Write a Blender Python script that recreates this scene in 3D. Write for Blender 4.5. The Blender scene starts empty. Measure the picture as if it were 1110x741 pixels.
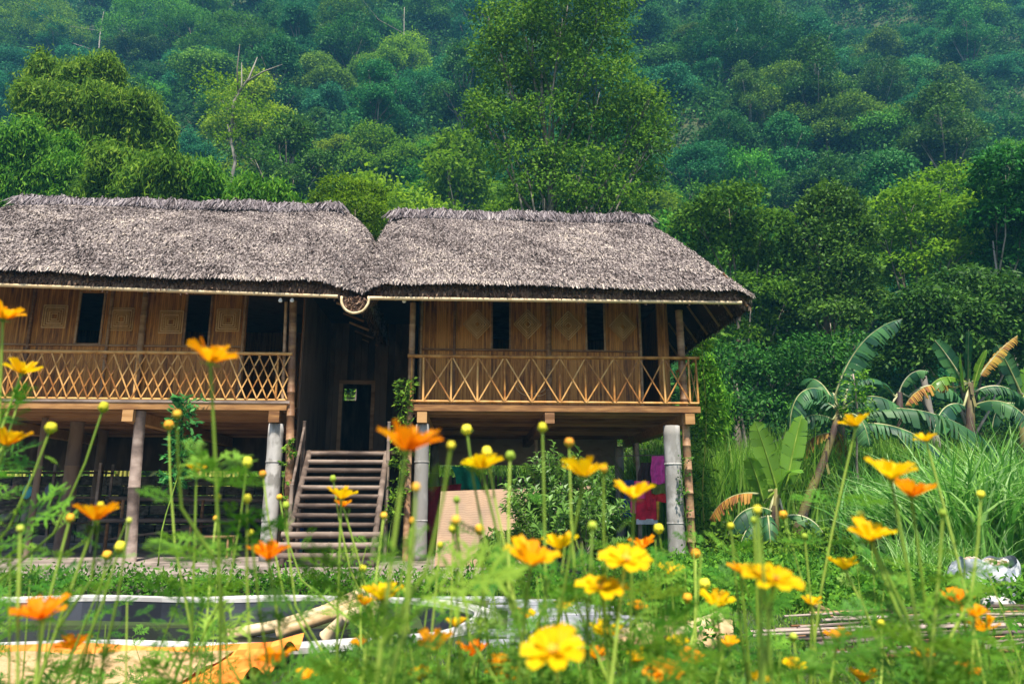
import bpy, math, random
import numpy as np
from mathutils import Matrix, Vector, Euler
random.seed(7)
rng = np.random.default_rng(11)
scene = bpy.context.scene
C = scene.collection
R = math.radians

# ------------------------------------------------------------------ camera, sky, sun, exposure
TH = math.atan(176.5 / 800)
CT, ST = math.cos(TH), math.sin(TH)
CZ = 0.92
FP = 800.0
cam_d = bpy.data.cameras.new('camera')
cam = bpy.data.objects.new('camera', cam_d)
C.objects.link(cam)
cam.location = (0, 0, CZ)
cam.rotation_euler = (math.pi / 2 + TH, 0, 0)
cam_d.sensor_fit = 'HORIZONTAL'
cam_d.sensor_width = 36
cam_d.lens = 36 * FP / 1110
cam_d.clip_start = 0.05
cam_d.clip_end = 1000
cam_d.dof.use_dof = True
cam_d.dof.focus_distance = 12.5
cam_d.dof.aperture_fstop = 5.2
scene.camera = cam

SUN_EL, SUN_AZ = 63, 176          # degrees; azimuth clockwise from +Y (north)
world = bpy.data.worlds.new('World')
scene.world = world
world.use_nodes = True
wn = world.node_tree
bg = wn.nodes['Background']
sky = wn.nodes.new('ShaderNodeTexSky')
sky.sky_type = 'NISHITA'
sky.sun_disc = False
sky.sun_elevation = R(SUN_EL)
sky.sun_rotation = R(SUN_AZ)
wn.links.new(sky.outputs[0], bg.inputs[0])
bg.inputs[1].default_value = 0.10
sun_d = bpy.data.lights.new('sun', 'SUN')
sun_d.energy = 5.0
sun_d.angle = R(4)
sun_d.color = (1.0, 0.93, 0.82)
sun = bpy.data.objects.new('sun', sun_d)
C.objects.link(sun)
az, el = R(SUN_AZ), R(SUN_EL)
sdir = Vector((math.sin(az) * math.cos(el), math.cos(az) * math.cos(el), math.sin(el)))
sun.rotation_euler = (-sdir).to_track_quat('-Z', 'Y').to_euler()
scene.view_settings.view_transform = 'Standard'
scene.view_settings.look = 'None'
scene.view_settings.gamma = 1
scene.view_settings.exposure = 0.95
scene.render.engine = 'CYCLES'
cy = scene.cycles
cy.max_bounces = 6
cy.diffuse_bounces = 4
cy.glossy_bounces = 2
cy.transmission_bounces = 3
cy.transparent_max_bounces = 6
cy.volume_bounces = 0
cy.use_denoising = True
cy.caustics_reflective = False
cy.caustics_refractive = False

# ------------------------------------------------------------------ where a pixel of the 1110 x 741 photograph lies in the place
YAW = R(3.3)
OY = 13.0
CY_, SY_ = math.cos(YAW), math.sin(YAW)
def ray(px, py):
    u = (px - 555) / FP
    v = (370.5 - py) / FP
    return (u, CT - v * ST, ST + v * CT)
def G(px, py, z=-0.1):                     # on a level at height z
    d = ray(px, py); t = (z - CZ) / d[2]
    return Vector((d[0] * t, d[1] * t, z))
def P(px, py, Y):                          # at distance Y
    d = ray(px, py); t = Y / d[1]
    return Vector((d[0] * t, Y, CZ + d[2] * t))
def HP(px, py, hy):                        # on a plane parallel to the facade: (hx, z)
    d = ray(px, py)
    t = (hy + OY * CY_) / (-d[0] * SY_ + d[1] * CY_)
    x, y = d[0] * t, d[1] * t - OY
    return (x * CY_ + y * SY_, CZ + d[2] * t)
HM = Matrix.Translation((0, OY, 0)) @ Matrix.Rotation(YAW, 4, 'Z')   # house frame -> world
def HW(hx, hy, z=0.0):
    return HM @ Vector((hx, hy, z))

# ------------------------------------------------------------------ bookkeeping
WM = {}
def tag(o, label=None, cat=None, group=None, kind=None):
    if label: o['label'] = label
    if cat: o['category'] = cat
    if group: o['group'] = group
    if kind: o['kind'] = kind
    return o
def thing(name, label, cat, M=None, group=None):
    o = bpy.data.objects.new(name, None)
    o.empty_display_size = 0.2
    C.objects.link(o)
    M = M or Matrix.Identity(4)
    o.matrix_world = M
    WM[o] = M.copy()
    return tag(o, label, cat, group)
def link_mesh(name, me, mat=None, parent=None, M=None):
    o = bpy.data.objects.new(name, me)
    C.objects.link(o)
    if mat: me.materials.append(mat) if not me.materials else None
    if parent:
        o.parent = parent
        WM[o] = WM[parent]
    else:
        M = M or Matrix.Identity(4)
        o.matrix_world = M
        WM[o] = M.copy()
    return o
def copy_tree(o, parent=None):
    c = o.copy(); C.objects.link(c)
    if parent: c.parent = parent
    for ch in list(o.children): copy_tree(ch, c)
    return c
def copy_thing(o, M, label, group=None, mats=None):
    kids = KIDS[o]
    c = o.copy(); C.objects.link(c)
    c.matrix_world = M
    WM[c] = M.copy()
    c['label'] = label
    if group: c['group'] = group
    for k in kids:
        d = k.copy(); C.objects.link(d); d.parent = c
        if mats and k.name.split('.')[0] in mats:
            d.material_slots[0].link = 'OBJECT'
            d.material_slots[0].material = mats[k.name.split('.')[0]]
    return c
KIDS = {}

def quads_mesh(name, V, rnd=None, smooth=False):
    """V: (N,k,3) array, one face of k corners each."""
    n, k = V.shape[0], V.shape[1]
    me = bpy.data.meshes.new(name)
    me.vertices.add(n * k)
    me.vertices.foreach_set('co', V.reshape(-1).astype(np.float32))
    me.loops.add(n * k)
    me.loops.foreach_set('vertex_index', np.arange(n * k, dtype=np.int32))
    me.polygons.add(n)
    me.polygons.foreach_set('loop_start', np.arange(0, n * k, k, dtype=np.int32))
    me.update(calc_edges=True)
    if rnd is None: rnd = rng.random(n)
    a = me.attributes.new('rnd', 'FLOAT', 'FACE')
    a.data.foreach_set('value', np.asarray(rnd, dtype=np.float32))
    if smooth: me.polygons.foreach_set('use_smooth', np.ones(n, dtype=bool))
    return me

class MB:
    def __init__(s, M=None):
        s.v = []; s.f = []; s.r = []; s.sm = []; s.M = M or Matrix.Identity(4)
    def face(s, idx, r=None, smooth=False):
        s.f.append(idx); s.r.append(random.random() if r is None else r); s.sm.append(smooth)
    def box(s, x0, x1, y0, y1, z0, z1, r=None):
        b = len(s.v); r = random.random() if r is None else r
        s.v += [(x, y, z) for z in (z0, z1) for y in (y0, y1) for x in (x0, x1)]
        for q in ((0, 2, 3, 1), (4, 5, 7, 6), (0, 1, 5, 4), (2, 6, 7, 3), (0, 4, 6, 2), (1, 3, 7, 5)):
            s.face([b + i for i in q], r)
    def obox(s, c, size, rot):                 # a box turned by a 3x3 matrix
        b = len(s.v); r = random.random()
        for z in (-.5, .5):
            for y in (-.5, .5):
                for x in (-.5, .5):
                    s.v.append(tuple(Vector(c) + rot @ Vector((x * size[0], y * size[1], z * size[2]))))
        for q in ((0, 2, 3, 1), (4, 5, 7, 6), (0, 1, 5, 4), (2, 6, 7, 3), (0, 4, 6, 2), (1, 3, 7, 5)):
            s.face([b + i for i in q], r)
    def bar(s, p0, p1, w, h, up=(0, 0, 1)):     # a straight slat from p0 to p1
        p0, p1 = Vector(p0), Vector(p1)
        d = p1 - p0; L = d.length; d.normalize()
        side = d.cross(Vector(up)).normalized(); u = side.cross(d)
        s.obox((p0 + p1) / 2, (L, w, h), Matrix((d, side, u)).transposed())
    def tube(s, pts, rad, n=8, cap=True, r=None, flat=1.0):
        pts = [Vector(p) for p in pts]
        if not hasattr(rad, '__len__'): rad = [rad] * len(pts)
        r = random.random() if r is None else r
        b = len(s.v); prev = None
        for i, p in enumerate(pts):
            d = (pts[min(i + 1, len(pts) - 1)] - pts[max(i - 1, 0)])
            if d.length < 1e-9: d = Vector((0, 0, 1))
            d.normalize()
            if prev is None:
                a = d.orthogonal().normalized()
            else:
                a = (prev - d * prev.dot(d))
                a = a.normalized() if a.length > 1e-6 else d.orthogonal().normalized()
            prev = a; c = d.cross(a)
            for k in range(n):
                t = 2 * math.pi * k / n
                s.v.append(tuple(p + (a * math.cos(t) + c * math.sin(t) * flat) * rad[i]))
        for i in range(len(pts) - 1):
            for k in range(n):
                q = [b + i * n + k, b + i * n + (k + 1) % n, b + (i + 1) * n + (k + 1) % n, b + (i + 1) * n + k]
                s.face(q, r, True)
        if cap:
            s.face([b + k for k in range(n)][::-1], r); e = b + (len(pts) - 1) * n
            s.face([e + k for k in range(n)], r)
    def bamboo(s, p0, p1, rad, node=0.3, n=8, bend=0.0, taper=0.9):
        p0, p1 = Vector(p0), Vector(p1)
        L = (p1 - p0).length; m = max(2, int(L / node))
        off = Vector((random.uniform(-1, 1), random.uniform(-1, 1), random.uniform(-1, 1))) * bend
        pts, rs = [], []
        for i in range(m + 1):
            for (dt, k) in ((-0.012, 1.0), (0.0, 1.14), (0.012, 1.0)):
                t = i / m + dt / L
                if (i == 0 and dt < 0) or (i == m and dt > 0): continue
                t = min(max(t, 0), 1)
                pts.append(p0.lerp(p1, t) + off * math.sin(math.pi * t))
                rs.append(rad * k * (1 - (1 - taper) * t))
        s.tube(pts, rs, n)
    def grid(s, fn, nu, nv, r=None, smooth=True):
        b = len(s.v)
        for j in range(nv + 1):
            for i in range(nu + 1):
                s.v.append(tuple(fn(i / nu, j / nv)))
        for j in range(nv):
            for i in range(nu):
                a = b + j * (nu + 1) + i
                s.face([a, a + 1, a + nu + 2, a + nu + 1], r, smooth)
    def build(s, name, mat, parent=None, M=None):
        me = bpy.data.meshes.new(name)
        X = s.M
        if parent: T = WM[parent].inverted() @ X
        elif M is not None: T = M.inverted() @ X
        else: T = X
        me.from_pydata([tuple(T @ Vector(v)) for v in s.v], [], s.f)
        a = me.attributes.new('rnd', 'FLOAT', 'FACE')
        a.data.foreach_set('value', np.array(s.r, dtype=np.float32))
        me.polygons.foreach_set('use_smooth', np.array(s.sm, dtype=bool))
        me.update()
        return link_mesh(name, me, mat, parent, M)

# ------------------------------------------------------------------ materials
def ramp_node(nt, cols):
    r = nt.nodes.new('ShaderNodeValToRGB')
    e = r.color_ramp.elements
    for i, (p, c) in enumerate(cols):
        el_ = e[i] if i < 2 else e.new(p)
        el_.position = p; el_.color = (*c, 1)
    return r
def nmix(nt, a, b, f, typ='MIX'):
    m = nt.nodes.new('ShaderNodeMix'); m.data_type = 'RGBA'; m.blend_type = typ
    for s_, v in ((0, f), (6, a), (7, b)):
        if hasattr(v, 'links') or hasattr(v, 'is_output'): nt.links.new(v, m.inputs[s_])
        elif hasattr(v, '__len__'): m.inputs[s_].default_value = (*v, 1)
        else: m.inputs[s_].default_value = v
    return m.outputs[2]
def new_mat(name):
    m = bpy.data.materials.new(name); m.use_nodes = True
    return m, m.node_tree, m.node_tree.nodes['Principled BSDF']
def noise(nt, scale, stretch=(1, 1, 1), detail=4, coord='Object', rough=0.55):
    tc = nt.nodes.new('ShaderNodeTexCoord'); mp = nt.nodes.new('ShaderNodeMapping')
    mp.inputs['Scale'].default_value = stretch
    nt.links.new(tc.outputs[coord], mp.inputs[0])
    n = nt.nodes.new('ShaderNodeTexNoise')
    n.inputs['Scale'].default_value = scale; n.inputs['Detail'].default_value = detail
    n.inputs['Roughness'].default_value = rough
    nt.links.new(mp.outputs[0], n.inputs[0])
    return n.outputs[0]
def surf(name, cols, scale=3, stretch=(1, 1, 1), rough=0.8, bump=0.0, use_rnd=0.5, detail=5, spot=None, spec=0.3):
    """cols: three colours, spread by noise and by the face's own random value."""
    m, nt, b = new_mat(name)
    n = noise(nt, scale, stretch, detail)
    at = nt.nodes.new('ShaderNodeAttribute'); at.attribute_name = 'rnd'
    ma = nt.nodes.new('ShaderNodeMath'); ma.operation = 'MULTIPLY_ADD'
    nt.links.new(at.outputs['Fac'], ma.inputs[0]); ma.inputs[1].default_value = use_rnd
    mb_ = nt.nodes.new('ShaderNodeMath'); mb_.operation = 'SUBTRACT'; mb_.inputs[1].default_value = use_rnd / 2
    nt.links.new(n, mb_.inputs[0]); nt.links.new(mb_.outputs[0], ma.inputs[2])
    k = len(cols)
    r = ramp_node(nt, [(0.28 + 0.44 * i / (k - 1), c) for i, c in enumerate(cols)])
    nt.links.new(ma.outputs[0], r.inputs[0])
    col = r.outputs[0]
    if spot:
        n2 = noise(nt, spot[1], spot[2] if len(spot) > 2 else (1, 1, 1), 3)
        r2 = ramp_node(nt, [(0.52, (0, 0, 0)), (0.64, (1, 1, 1))])
        nt.links.new(n2, r2.inputs[0])
        col = nmix(nt, col, spot[0], r2.outputs[0])
    nt.links.new(col, b.inputs['Base Color'])
    b.inputs['Roughness'].default_value = rough
    b.inputs['Specular IOR Level'].default_value = spec
    if bump:
        bp = nt.nodes.new('ShaderNodeBump'); bp.inputs['Strength'].default_value = bump; bp.inputs['Distance'].default_value = 0.02
        nt.links.new(n, bp.inputs['Height']); nt.links.new(bp.outputs[0], b.inputs['Normal'])
    return m
def leafmat(name, cols, trans=0.35, rough=0.55, vary=0.25, spec=0.25, big=0.0):
    """cols: ramp over the leaf's own random value; vary: plant-to-plant change of value."""
    m, nt, b = new_mat(name)
    at = nt.nodes.new('ShaderNodeAttribute'); at.attribute_name = 'rnd'
    k = len(cols)
    r = ramp_node(nt, [(i / (k - 1), c) for i, c in enumerate(cols)])
    nt.links.new(at.outputs['Fac'], r.inputs[0])
    oi = nt.nodes.new('ShaderNodeObjectInfo')
    hs = nt.nodes.new('ShaderNodeHueSaturation')
    mr = nt.nodes.new('ShaderNodeMapRange'); mr.inputs[3].default_value = 1 - vary; mr.inputs[4].default_value = 1 + vary
    nt.links.new(oi.outputs['Random'], mr.inputs[0]); nt.links.new(mr.outputs[0], hs.inputs['Value'])
    mr2 = nt.nodes.new('ShaderNodeMapRange'); mr2.inputs[3].default_value = 0.5 - vary * 0.12; mr2.inputs[4].default_value = 0.5 + vary * 0.1
    mm = nt.nodes.new('ShaderNodeMath'); mm.operation = 'FRACT'
    mu = nt.nodes.new('ShaderNodeMath'); mu.operation = 'MULTIPLY'; mu.inputs[1].default_value = 7.31
    nt.links.new(oi.outputs['Random'], mu.inputs[0]); nt.links.new(mu.outputs[0], mm.inputs[0]); nt.links.new(mm.outputs[0], mr2.inputs[0])
    nt.links.new(mr2.outputs[0], hs.inputs['Hue'])
    nt.links.new(r.outputs[0], hs.inputs['Color'])
    col = hs.outputs[0]
    if big:
        n = noise(nt, big, (1, 1, 1), 3)
        r2 = ramp_node(nt, [(0.35, (0.45, 0.5, 0.5)), (0.65, (1.5, 1.45, 1.2))])
        nt.links.new(n, r2.inputs[0])
        col = nmix(nt, col, r2.outputs[0], 1.0, 'MULTIPLY')
    nt.links.new(col, b.inputs['Base Color'])
    b.inputs['Roughness'].default_value = rough; b.inputs['Specular IOR Level'].default_value = spec
    tr = nt.nodes.new('ShaderNodeBsdfTranslucent')
    nt.links.new(col, tr.inputs[0])
    mx = nt.nodes.new('ShaderNodeMixShader'); mx.inputs[0].default_value = trans
    nt.links.new(b.outputs[0], mx.inputs[1]); nt.links.new(tr.outputs[0], mx.inputs[2])
    nt.links.new(mx.outputs[0], nt.nodes['Material Output'].inputs[0])
    return m

M = {}
M['bamboo'] = surf('bamboo_pole', [(.20, .10, .05), (.36, .21, .11), (.50, .33, .19)], 4, (1, 1, 3), .5, .15)
M['bamboo_pale'] = surf('pale_bamboo', [(.38, .24, .11), (.6, .42, .22), (.72, .55, .33)], 5, (1, 1, 1), .5, .1)
M['rail'] = surf('rail_bamboo', [(.26, .10, .02), (.5, .235, .055), (.64, .36, .12)], 6, (1, 1, 1), .5)
M['plank'] = surf('deck_plank', [(.17, .075, .025), (.36, .18, .06), (.5, .28, .11)], 5, (.35, 3, 3), .6, .1)
M['beam'] = surf('old_beam', [(.16, .075, .03), (.33, .17, .08), (.45, .26, .13)], 5, (.3, 2, 2), .8, .2)
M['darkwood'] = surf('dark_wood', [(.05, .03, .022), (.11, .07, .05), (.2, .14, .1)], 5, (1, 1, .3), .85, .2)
M['greywood'] = surf('grey_wood', [(.12, .09, .075), (.24, .18, .15), (.38, .3, .25)], 7, (.4, 1, 1), .85, .2)
M['concrete_post'] = surf('pale_concrete_post', [(.26, .245, .225), (.42, .40, .375), (.54, .515, .48)], 5, (1, 1, .5), .85, .15, spot=((.25, .235, .21), 7, (1, 1, .6)))
M['slab'] = surf('slab_concrete', [(.17, .135, .11), (.3, .25, .21), (.4, .34, .29)], 1.3, (1, 1, 1), .9, .1, spot=((.12, .10, .08), 2.2))
M['stone'] = surf('rough_stone', [(.03, .025, .02), (.085, .07, .055), (.2, .17, .14)], 7, (1, 1, 2), .95, .5)
M['rim'] = surf('rim_concrete', [(.36, .34, .32), (.5, .48, .45), (.62, .59, .54)], 4, (1, 1, 1), .85, .1)
M['paver'] = surf('apron_concrete', [(.16, .165, .18), (.27, .275, .29), (.42, .42, .42)], 2.2, (1, 1, 1), .9, .2, use_rnd=.16)
M['liner'] = surf('pond_liner', [(.015, .017, .022), (.035, .04, .05), (.07, .075, .09)], 2, (1, 1, 1), .5)
M['black'] = surf('near_black', [(.012, .01, .01), (.02, .018, .016), (.03, .026, .022)], 3)  # near-black, for the hall's ceiling and plinth wall
M['hallwood'] = surf('hall_wood', [(.03, .016, .009), (.085, .05, .03), (.15, .095, .06)], 5, (1, 1, .3), .85, .2)  # darker variant of the dark wood, used in the entrance hall

def thatch_mat(name, cols):
    m, nt, b = new_mat(name)
    at = nt.nodes.new('ShaderNodeAttribute'); at.attribute_name = 'rnd'
    n = noise(nt, 1.1, (1, 1, 1), 5)
    ad = nt.nodes.new('ShaderNodeMath'); ad.operation = 'MULTIPLY_ADD'; ad.inputs[1].default_value = 0.9
    sb = nt.nodes.new('ShaderNodeMath'); sb.operation = 'SUBTRACT'; sb.inputs[1].default_value = 0.45
    nt.links.new(n, sb.inputs[0]); nt.links.new(sb.outputs[0], ad.inputs[2]); nt.links.new(at.outputs['Fac'], ad.inputs[0])
    k = len(cols)
    r = ramp_node(nt, [(i / (k - 1), c) for i, c in enumerate(cols)])
    nt.links.new(ad.outputs[0], r.inputs[0]); nt.links.new(r.outputs[0], b.inputs['Base Color'])
    b.inputs['Roughness'].default_value = .85; b.inputs['Specular IOR Level'].default_value = .2
    return m
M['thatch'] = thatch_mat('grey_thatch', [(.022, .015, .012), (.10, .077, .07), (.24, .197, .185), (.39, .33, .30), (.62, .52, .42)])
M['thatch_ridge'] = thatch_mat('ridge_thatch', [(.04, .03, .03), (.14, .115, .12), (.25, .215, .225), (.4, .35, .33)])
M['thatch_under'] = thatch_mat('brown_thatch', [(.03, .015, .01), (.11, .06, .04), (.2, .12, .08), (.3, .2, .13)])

def weave_mat(name, diag=False):
    """split bamboo strips laid upright, each strip with its own tone and dark gaps"""
    m, nt, b = new_mat(name)
    tc = nt.nodes.new('ShaderNodeTexCoord'); sp = nt.nodes.new('ShaderNodeSeparateXYZ')
    nt.links.new(tc.outputs['Object'], sp.inputs[0])
    add = nt.nodes.new('ShaderNodeMath'); add.operation = 'ADD'
    nt.links.new(sp.outputs[0], add.inputs[0]); nt.links.new(sp.outputs[1], add.inputs[1])
    sc = nt.nodes.new('ShaderNodeMath'); sc.operation = 'MULTIPLY'; sc.inputs[1].default_value = 27
    nt.links.new(add.outputs[0], sc.inputs[0])
    fl = nt.nodes.new('ShaderNodeMath'); fl.operation = 'FLOOR'; nt.links.new(sc.outputs[0], fl.inputs[0])
    fr = nt.nodes.new('ShaderNodeMath'); fr.operation = 'FRACT'; nt.links.new(sc.outputs[0], fr.inputs[0])
    wn_ = nt.nodes.new('ShaderNodeTexWhiteNoise'); wn_.noise_dimensions = '1D'; nt.links.new(fl.outputs[0], wn_.inputs['W'])
    n1 = noise(nt, 3, (12, 12, 1.2), 5); n2 = noise(nt, .9, (1, 1, 1), 4)
    a1 = nt.nodes.new('ShaderNodeMath'); a1.operation = 'MULTIPLY_ADD'; a1.inputs[1].default_value = .38
    nt.links.new(wn_.outputs['Value'], a1.inputs[0]); nt.links.new(n1, a1.inputs[2])
    a2 = nt.nodes.new('ShaderNodeMath'); a2.operation = 'MULTIPLY_ADD'; a2.inputs[1].default_value = .7
    nt.links.new(n2, a2.inputs[0]); nt.links.new(a1.outputs[0], a2.inputs[2])
    r = ramp_node(nt, [(.55, (.075, .027, .006)), (.8, (.39, .148, .02)), (1.0, (.60, .272, .055))])
    a3 = nt.nodes.new('ShaderNodeMath'); a3.operation = 'MULTIPLY'; a3.inputs[1].default_value = .86
    nt.links.new(a2.outputs[0], a3.inputs[0]); nt.links.new(a3.outputs[0], r.inputs[0])
    gp = ramp_node(nt, [(0.0, (.25, .25, .25)), (.16, (1, 1, 1))]); nt.links.new(fr.outputs[0], gp.inputs[0])
    col = nmix(nt, r.outputs[0], gp.outputs[0], 1.0, 'MULTIPLY')
    nt.links.new(col, b.inputs['Base Color']); b.inputs['Roughness'].default_value = .5
    b.inputs['Specular IOR Level'].default_value = .35
    bp = nt.nodes.new('ShaderNodeBump'); bp.inputs['Strength'].default_value = .6; bp.inputs['Distance'].default_value = .01
    nt.links.new(fr.outputs[0], bp.inputs['Height']); nt.links.new(bp.outputs[0], b.inputs['Normal'])
    return m
M['weave'] = weave_mat('woven_bamboo')
M['motif'] = surf('motif_strip', [(.5, .3, .12), (.66, .43, .2), (.75, .52, .28)], 8)

G_ = lambda *c: list(c)
M['leaf_dark'] = leafmat('leaf_dark', [(.006, .035, .007), (.024, .10, .012), (.055, .18, .018), (.11, .27, .026)], .32, .55, spec=.15)
M['leaf_mid'] = leafmat('leaf_mid', [(.012, .055, .007), (.05, .16, .014), (.105, .27, .02), (.19, .38, .032)], .4, spec=.1)
M['leaf_yellow'] = leafmat('leaf_yellow', [(.03, .09, .006), (.10, .23, .010), (.19, .36, .014), (.31, .48, .025)], .5, spec=.1)
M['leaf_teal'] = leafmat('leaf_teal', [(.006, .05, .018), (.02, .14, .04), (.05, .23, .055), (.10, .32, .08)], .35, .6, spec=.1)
M['leaf_bamboo'] = leafmat('leaf_bamboo', [(.018, .075, .006), (.08, .22, .012), (.18, .37, .022), (.35, .54, .05)], .5, .6, .15, .1)
M['leaf_bush'] = leafmat('leaf_bush', [(.05, .12, .018), (.10, .24, .03), (.18, .36, .055), (.34, .52, .18)], .35, .4, .1, .4)
M['undergrowth'] = leafmat('undergrowth', [(.005, .035, .009), (.02, .09, .02), (.05, .16, .03), (.10, .24, .045)], .3, .7, 0, .08, big=.3)  # darkened: the shadows between the trees are put into this colour
M['grass'] = leafmat('grass_blade', [(.035, .09, .010), (.09, .19, .016), (.17, .32, .025), (.3, .45, .07)], .4, .5, 0, .2)
M['tallgrass'] = leafmat('tall_grass_blade', [(.06, .22, .03), (.14, .38, .05), (.27, .54, .10), (.5, .72, .32)], .45, .45, .1, .3)
M['cosmos_leaf'] = leafmat('cosmos_leaf', [(.02, .09, .010), (.06, .18, .016), (.13, .30, .025), (.28, .46, .05)], .45, .5, .15)
M['stem'] = surf('green_stem', [(.12, .2, .02), (.22, .33, .04), (.34, .45, .07)], 6, rough=.5)
M['banana'] = leafmat('banana_leaf', [(.015, .07, .035), (.03, .12, .045), (.06, .18, .055), (.10, .26, .08)], .4, .5, .1, .35)
M['banana_lime'] = leafmat('banana_leaf_young', [(.1, .24, .02), (.15, .34, .03), (.2, .42, .04)], .45, .35, .1, .5)
M['banana_dry'] = leafmat('banana_leaf_dry', [(.25, .1, .03), (.42, .22, .04), (.55, .33, .05)], .3, .7, .1)
M['bark'] = surf('bark', [(.10, .08, .06), (.22, .18, .14), (.36, .31, .26)], 6, (1, 1, .4), .9, .4)
M['bark_pale'] = surf('pale_bark', [(.10, .09, .07), (.18, .16, .13), (.28, .25, .21)], 6, (1, 1, .4), .9, .3)
M['stairwood'] = surf('stair_wood', [(.06, .04, .03), (.14, .10, .077), (.25, .19, .15)], 6, (.4, 1, 1), .8, .2)
M['banana_stem'] = surf('banana_stem', [(.02, .012, .012), (.07, .042, .032), (.17, .15, .045)], 3, (1, 1, .6), .7, .3)
M['culm'] = surf('yellow_culm', [(.3, .28, .05), (.45, .42, .08), (.55, .5, .15)], 6)

M['grass_bright'] = leafmat('bright_grass_blade', [(.08, .22, .02), (.16, .36, .03), (.27, .5, .05), (.42, .62, .13)], .5, .5, 0, .3)  # brighter grass copy: sunlight the upright blades miss is put into the colour

M['leaf_fresh'] = leafmat('fresh_leaf', [(.018, .065, .008), (.065, .17, .012), (.14, .28, .018), (.24, .38, .03)], .45, .6, .05, .1)
# ------------------------------------------------------------------ ground, hill
def sstep(a, b, x):
    t = np.clip((x - a) / (b - a), 0, 1); return t * t * (3 - 2 * t)
HY = np.array([-30, 19.5, 22, 26, 32, 45, 60, 80, 110, 124, 150])
HZ = np.array([-.1, -.1, .6, 2.4, 5.2, 14, 27, 50, 88, 104, 106])
def pond_sdf(x, y):                       # stadium: rounded right end, runs out of the frame on the left
    cx, cy_, r = -1.62, 7.05, 1.33
    dx = np.maximum(x - cx, 0)
    return np.sqrt(dx * dx + (y - cy_) ** 2) - r
def ground_z(x, y):
    x = np.asarray(x, dtype=float); y = np.asarray(y, dtype=float)
    z = np.interp(y - 0.06 * np.abs(x - 6) , HY, HZ)
    k = np.clip((y - 22) / 40, 0, 1)
    z = z + k * (3.2 * np.sin(x * .11 + y * .05 + 1) + 2.2 * np.sin(x * .23 - y * .13) + 1.2 * np.sin(x * .5 + y * .31 + 2))
    z = z + .02 * np.sin(x * 2.1 + y) * np.sin(y * 1.7 - x * .6) * (y < 20)
    return z
def build_ground():
    xs = np.concatenate([np.linspace(-260, -14, 80)[:-1], np.arange(-14, 12.01, .2), np.linspace(12, 260, 80)[1:]])
    ys = np.concatenate([np.linspace(-40, 3, 12)[:-1], np.arange(3, 14.01, .2), np.linspace(14, 24, 14)[1:], np.linspace(24, 150, 70)[1:]])
    X, Y = np.meshgrid(xs, ys)
    Z = ground_z(X, Y)
    Z = np.where(pond_sdf(X, Y) < -.05, -.7, Z)
    nx, ny = len(xs), len(ys)
    me = bpy.data.meshes.new('ground')
    V = np.stack([X, Y, Z], -1).reshape(-1, 3)
    i = np.arange(ny - 1)[:, None] * nx + np.arange(nx - 1)[None]
    F = np.stack([i, i + 1, i + nx + 1, i + nx], -1).reshape(-1, 4)
    me.from_pydata(V.tolist(), [], F.tolist())
    me.polygons.foreach_set('use_smooth', np.ones(len(F), dtype=bool))
    m = surf('earth_and_moss', [(.02, .04, .012), (.045, .065, .02), (.08, .085, .035)], .9, (1, 1, 1), .95, .3, use_rnd=0, spot=((.025, .06, .015), .5))
    return tag(link_mesh('ground', me, m), 'grassy ground rising to a steep hill', 'ground', kind='structure')
build_ground()

# pavement the houses stand on, in the house frame; front edge nearly parallel to the picture
pv = MB()
a0, a1 = G(-60, 637, 0), G(655, 631, 0)
pts = [a0 + Vector((-6, 0, 0)), a1, Vector((a1.x + .25, a1.y + 2.5, 0)), Vector((a1.x + .2, 19, 0)), Vector((-16, 19, 0))]
b = len(pv.v)
for z in (-.35, 0.0):
    pv.v += [(p.x, p.y, z) for p in pts]
n = len(pts)
pv.face(list(range(n, 2 * n)))
for i in range(n): pv.face([i, (i + 1) % n, n + (i + 1) % n, n + i])
tag(pv.build('pavement', M['slab']), 'raised brown concrete pavement under the stilt houses', 'pavement', kind='structure')
# rough stones along its front edge
ks = MB()
for i in range(150):
    t = i / 150
    p = (a0 + Vector((-2, 0, 0))).lerp(a1, t + random.uniform(0, .004))
    s = random.uniform(.05, .11)
    rot = Euler((random.uniform(-.3, .3), random.uniform(-.3, .3), random.uniform(-.6, .6))).to_matrix()
    ks.obox((p.x, p.y - .05, -.09), (s * 1.3, .12, s), rot)
kerb = ks.build('kerb', M['stone'])
tag(kerb, 'rough stone kerb under the pavement edge', 'kerb', kind='structure')

# pond: wall with pale rim, water
def stad(r, k=0):
    cx, cy_ = -1.62, 7.05
    pts = [(x, cy_ + r) for x in np.linspace(-14, cx, 30)]
    pts += [(cx + r * math.sin(t), cy_ + r * math.cos(t)) for t in np.linspace(0, math.pi, 30)[1:-1]]
    pts += [(x, cy_ - r) for x in np.linspace(cx, -14, 30)]
    return pts
pond = thing('pond_basin', 'long pond basin with pale concrete rim and a rounded right end', 'pond', Matrix.Translation((-1.62, 7.05, -.7)))
def ring(mb, r0, r1, z0, z1):
    A, B = stad(r0), stad(r1); b = len(mb.v); n = len(A)
    for (Q, z) in ((A, z0), (A, z1), (B, z1), (B, z0)): mb.v += [(x, y, z + .012 * math.sin(x * 3 + y * 4) * (z > -.3)) for x, y in Q]
    for i in range(n - 1):
        for a_, c_ in ((0, 1), (1, 2), (2, 3)):
            mb.face([b + a_ * n + i, b + a_ * n + i + 1, b + c_ * n + i + 1, b + c_ * n + i], .5 + .3 * math.sin(i * 1.3))
rm = MB(); ring(rm, 1.28, 1.50, -.095, -.055); rm.build('rim', M['rim'], pond)
wl = MB(); ring(wl, 1.285, 1.48, -.75, -.097); wl.build('pond_wall', M['liner'], pond)
wt = MB(); wt.v = [(x, y, -.33) for x, y in stad(1.3)]; wt.face(list(range(len(wt.v))))
wm, nt, bs = new_mat('pond_water')
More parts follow.
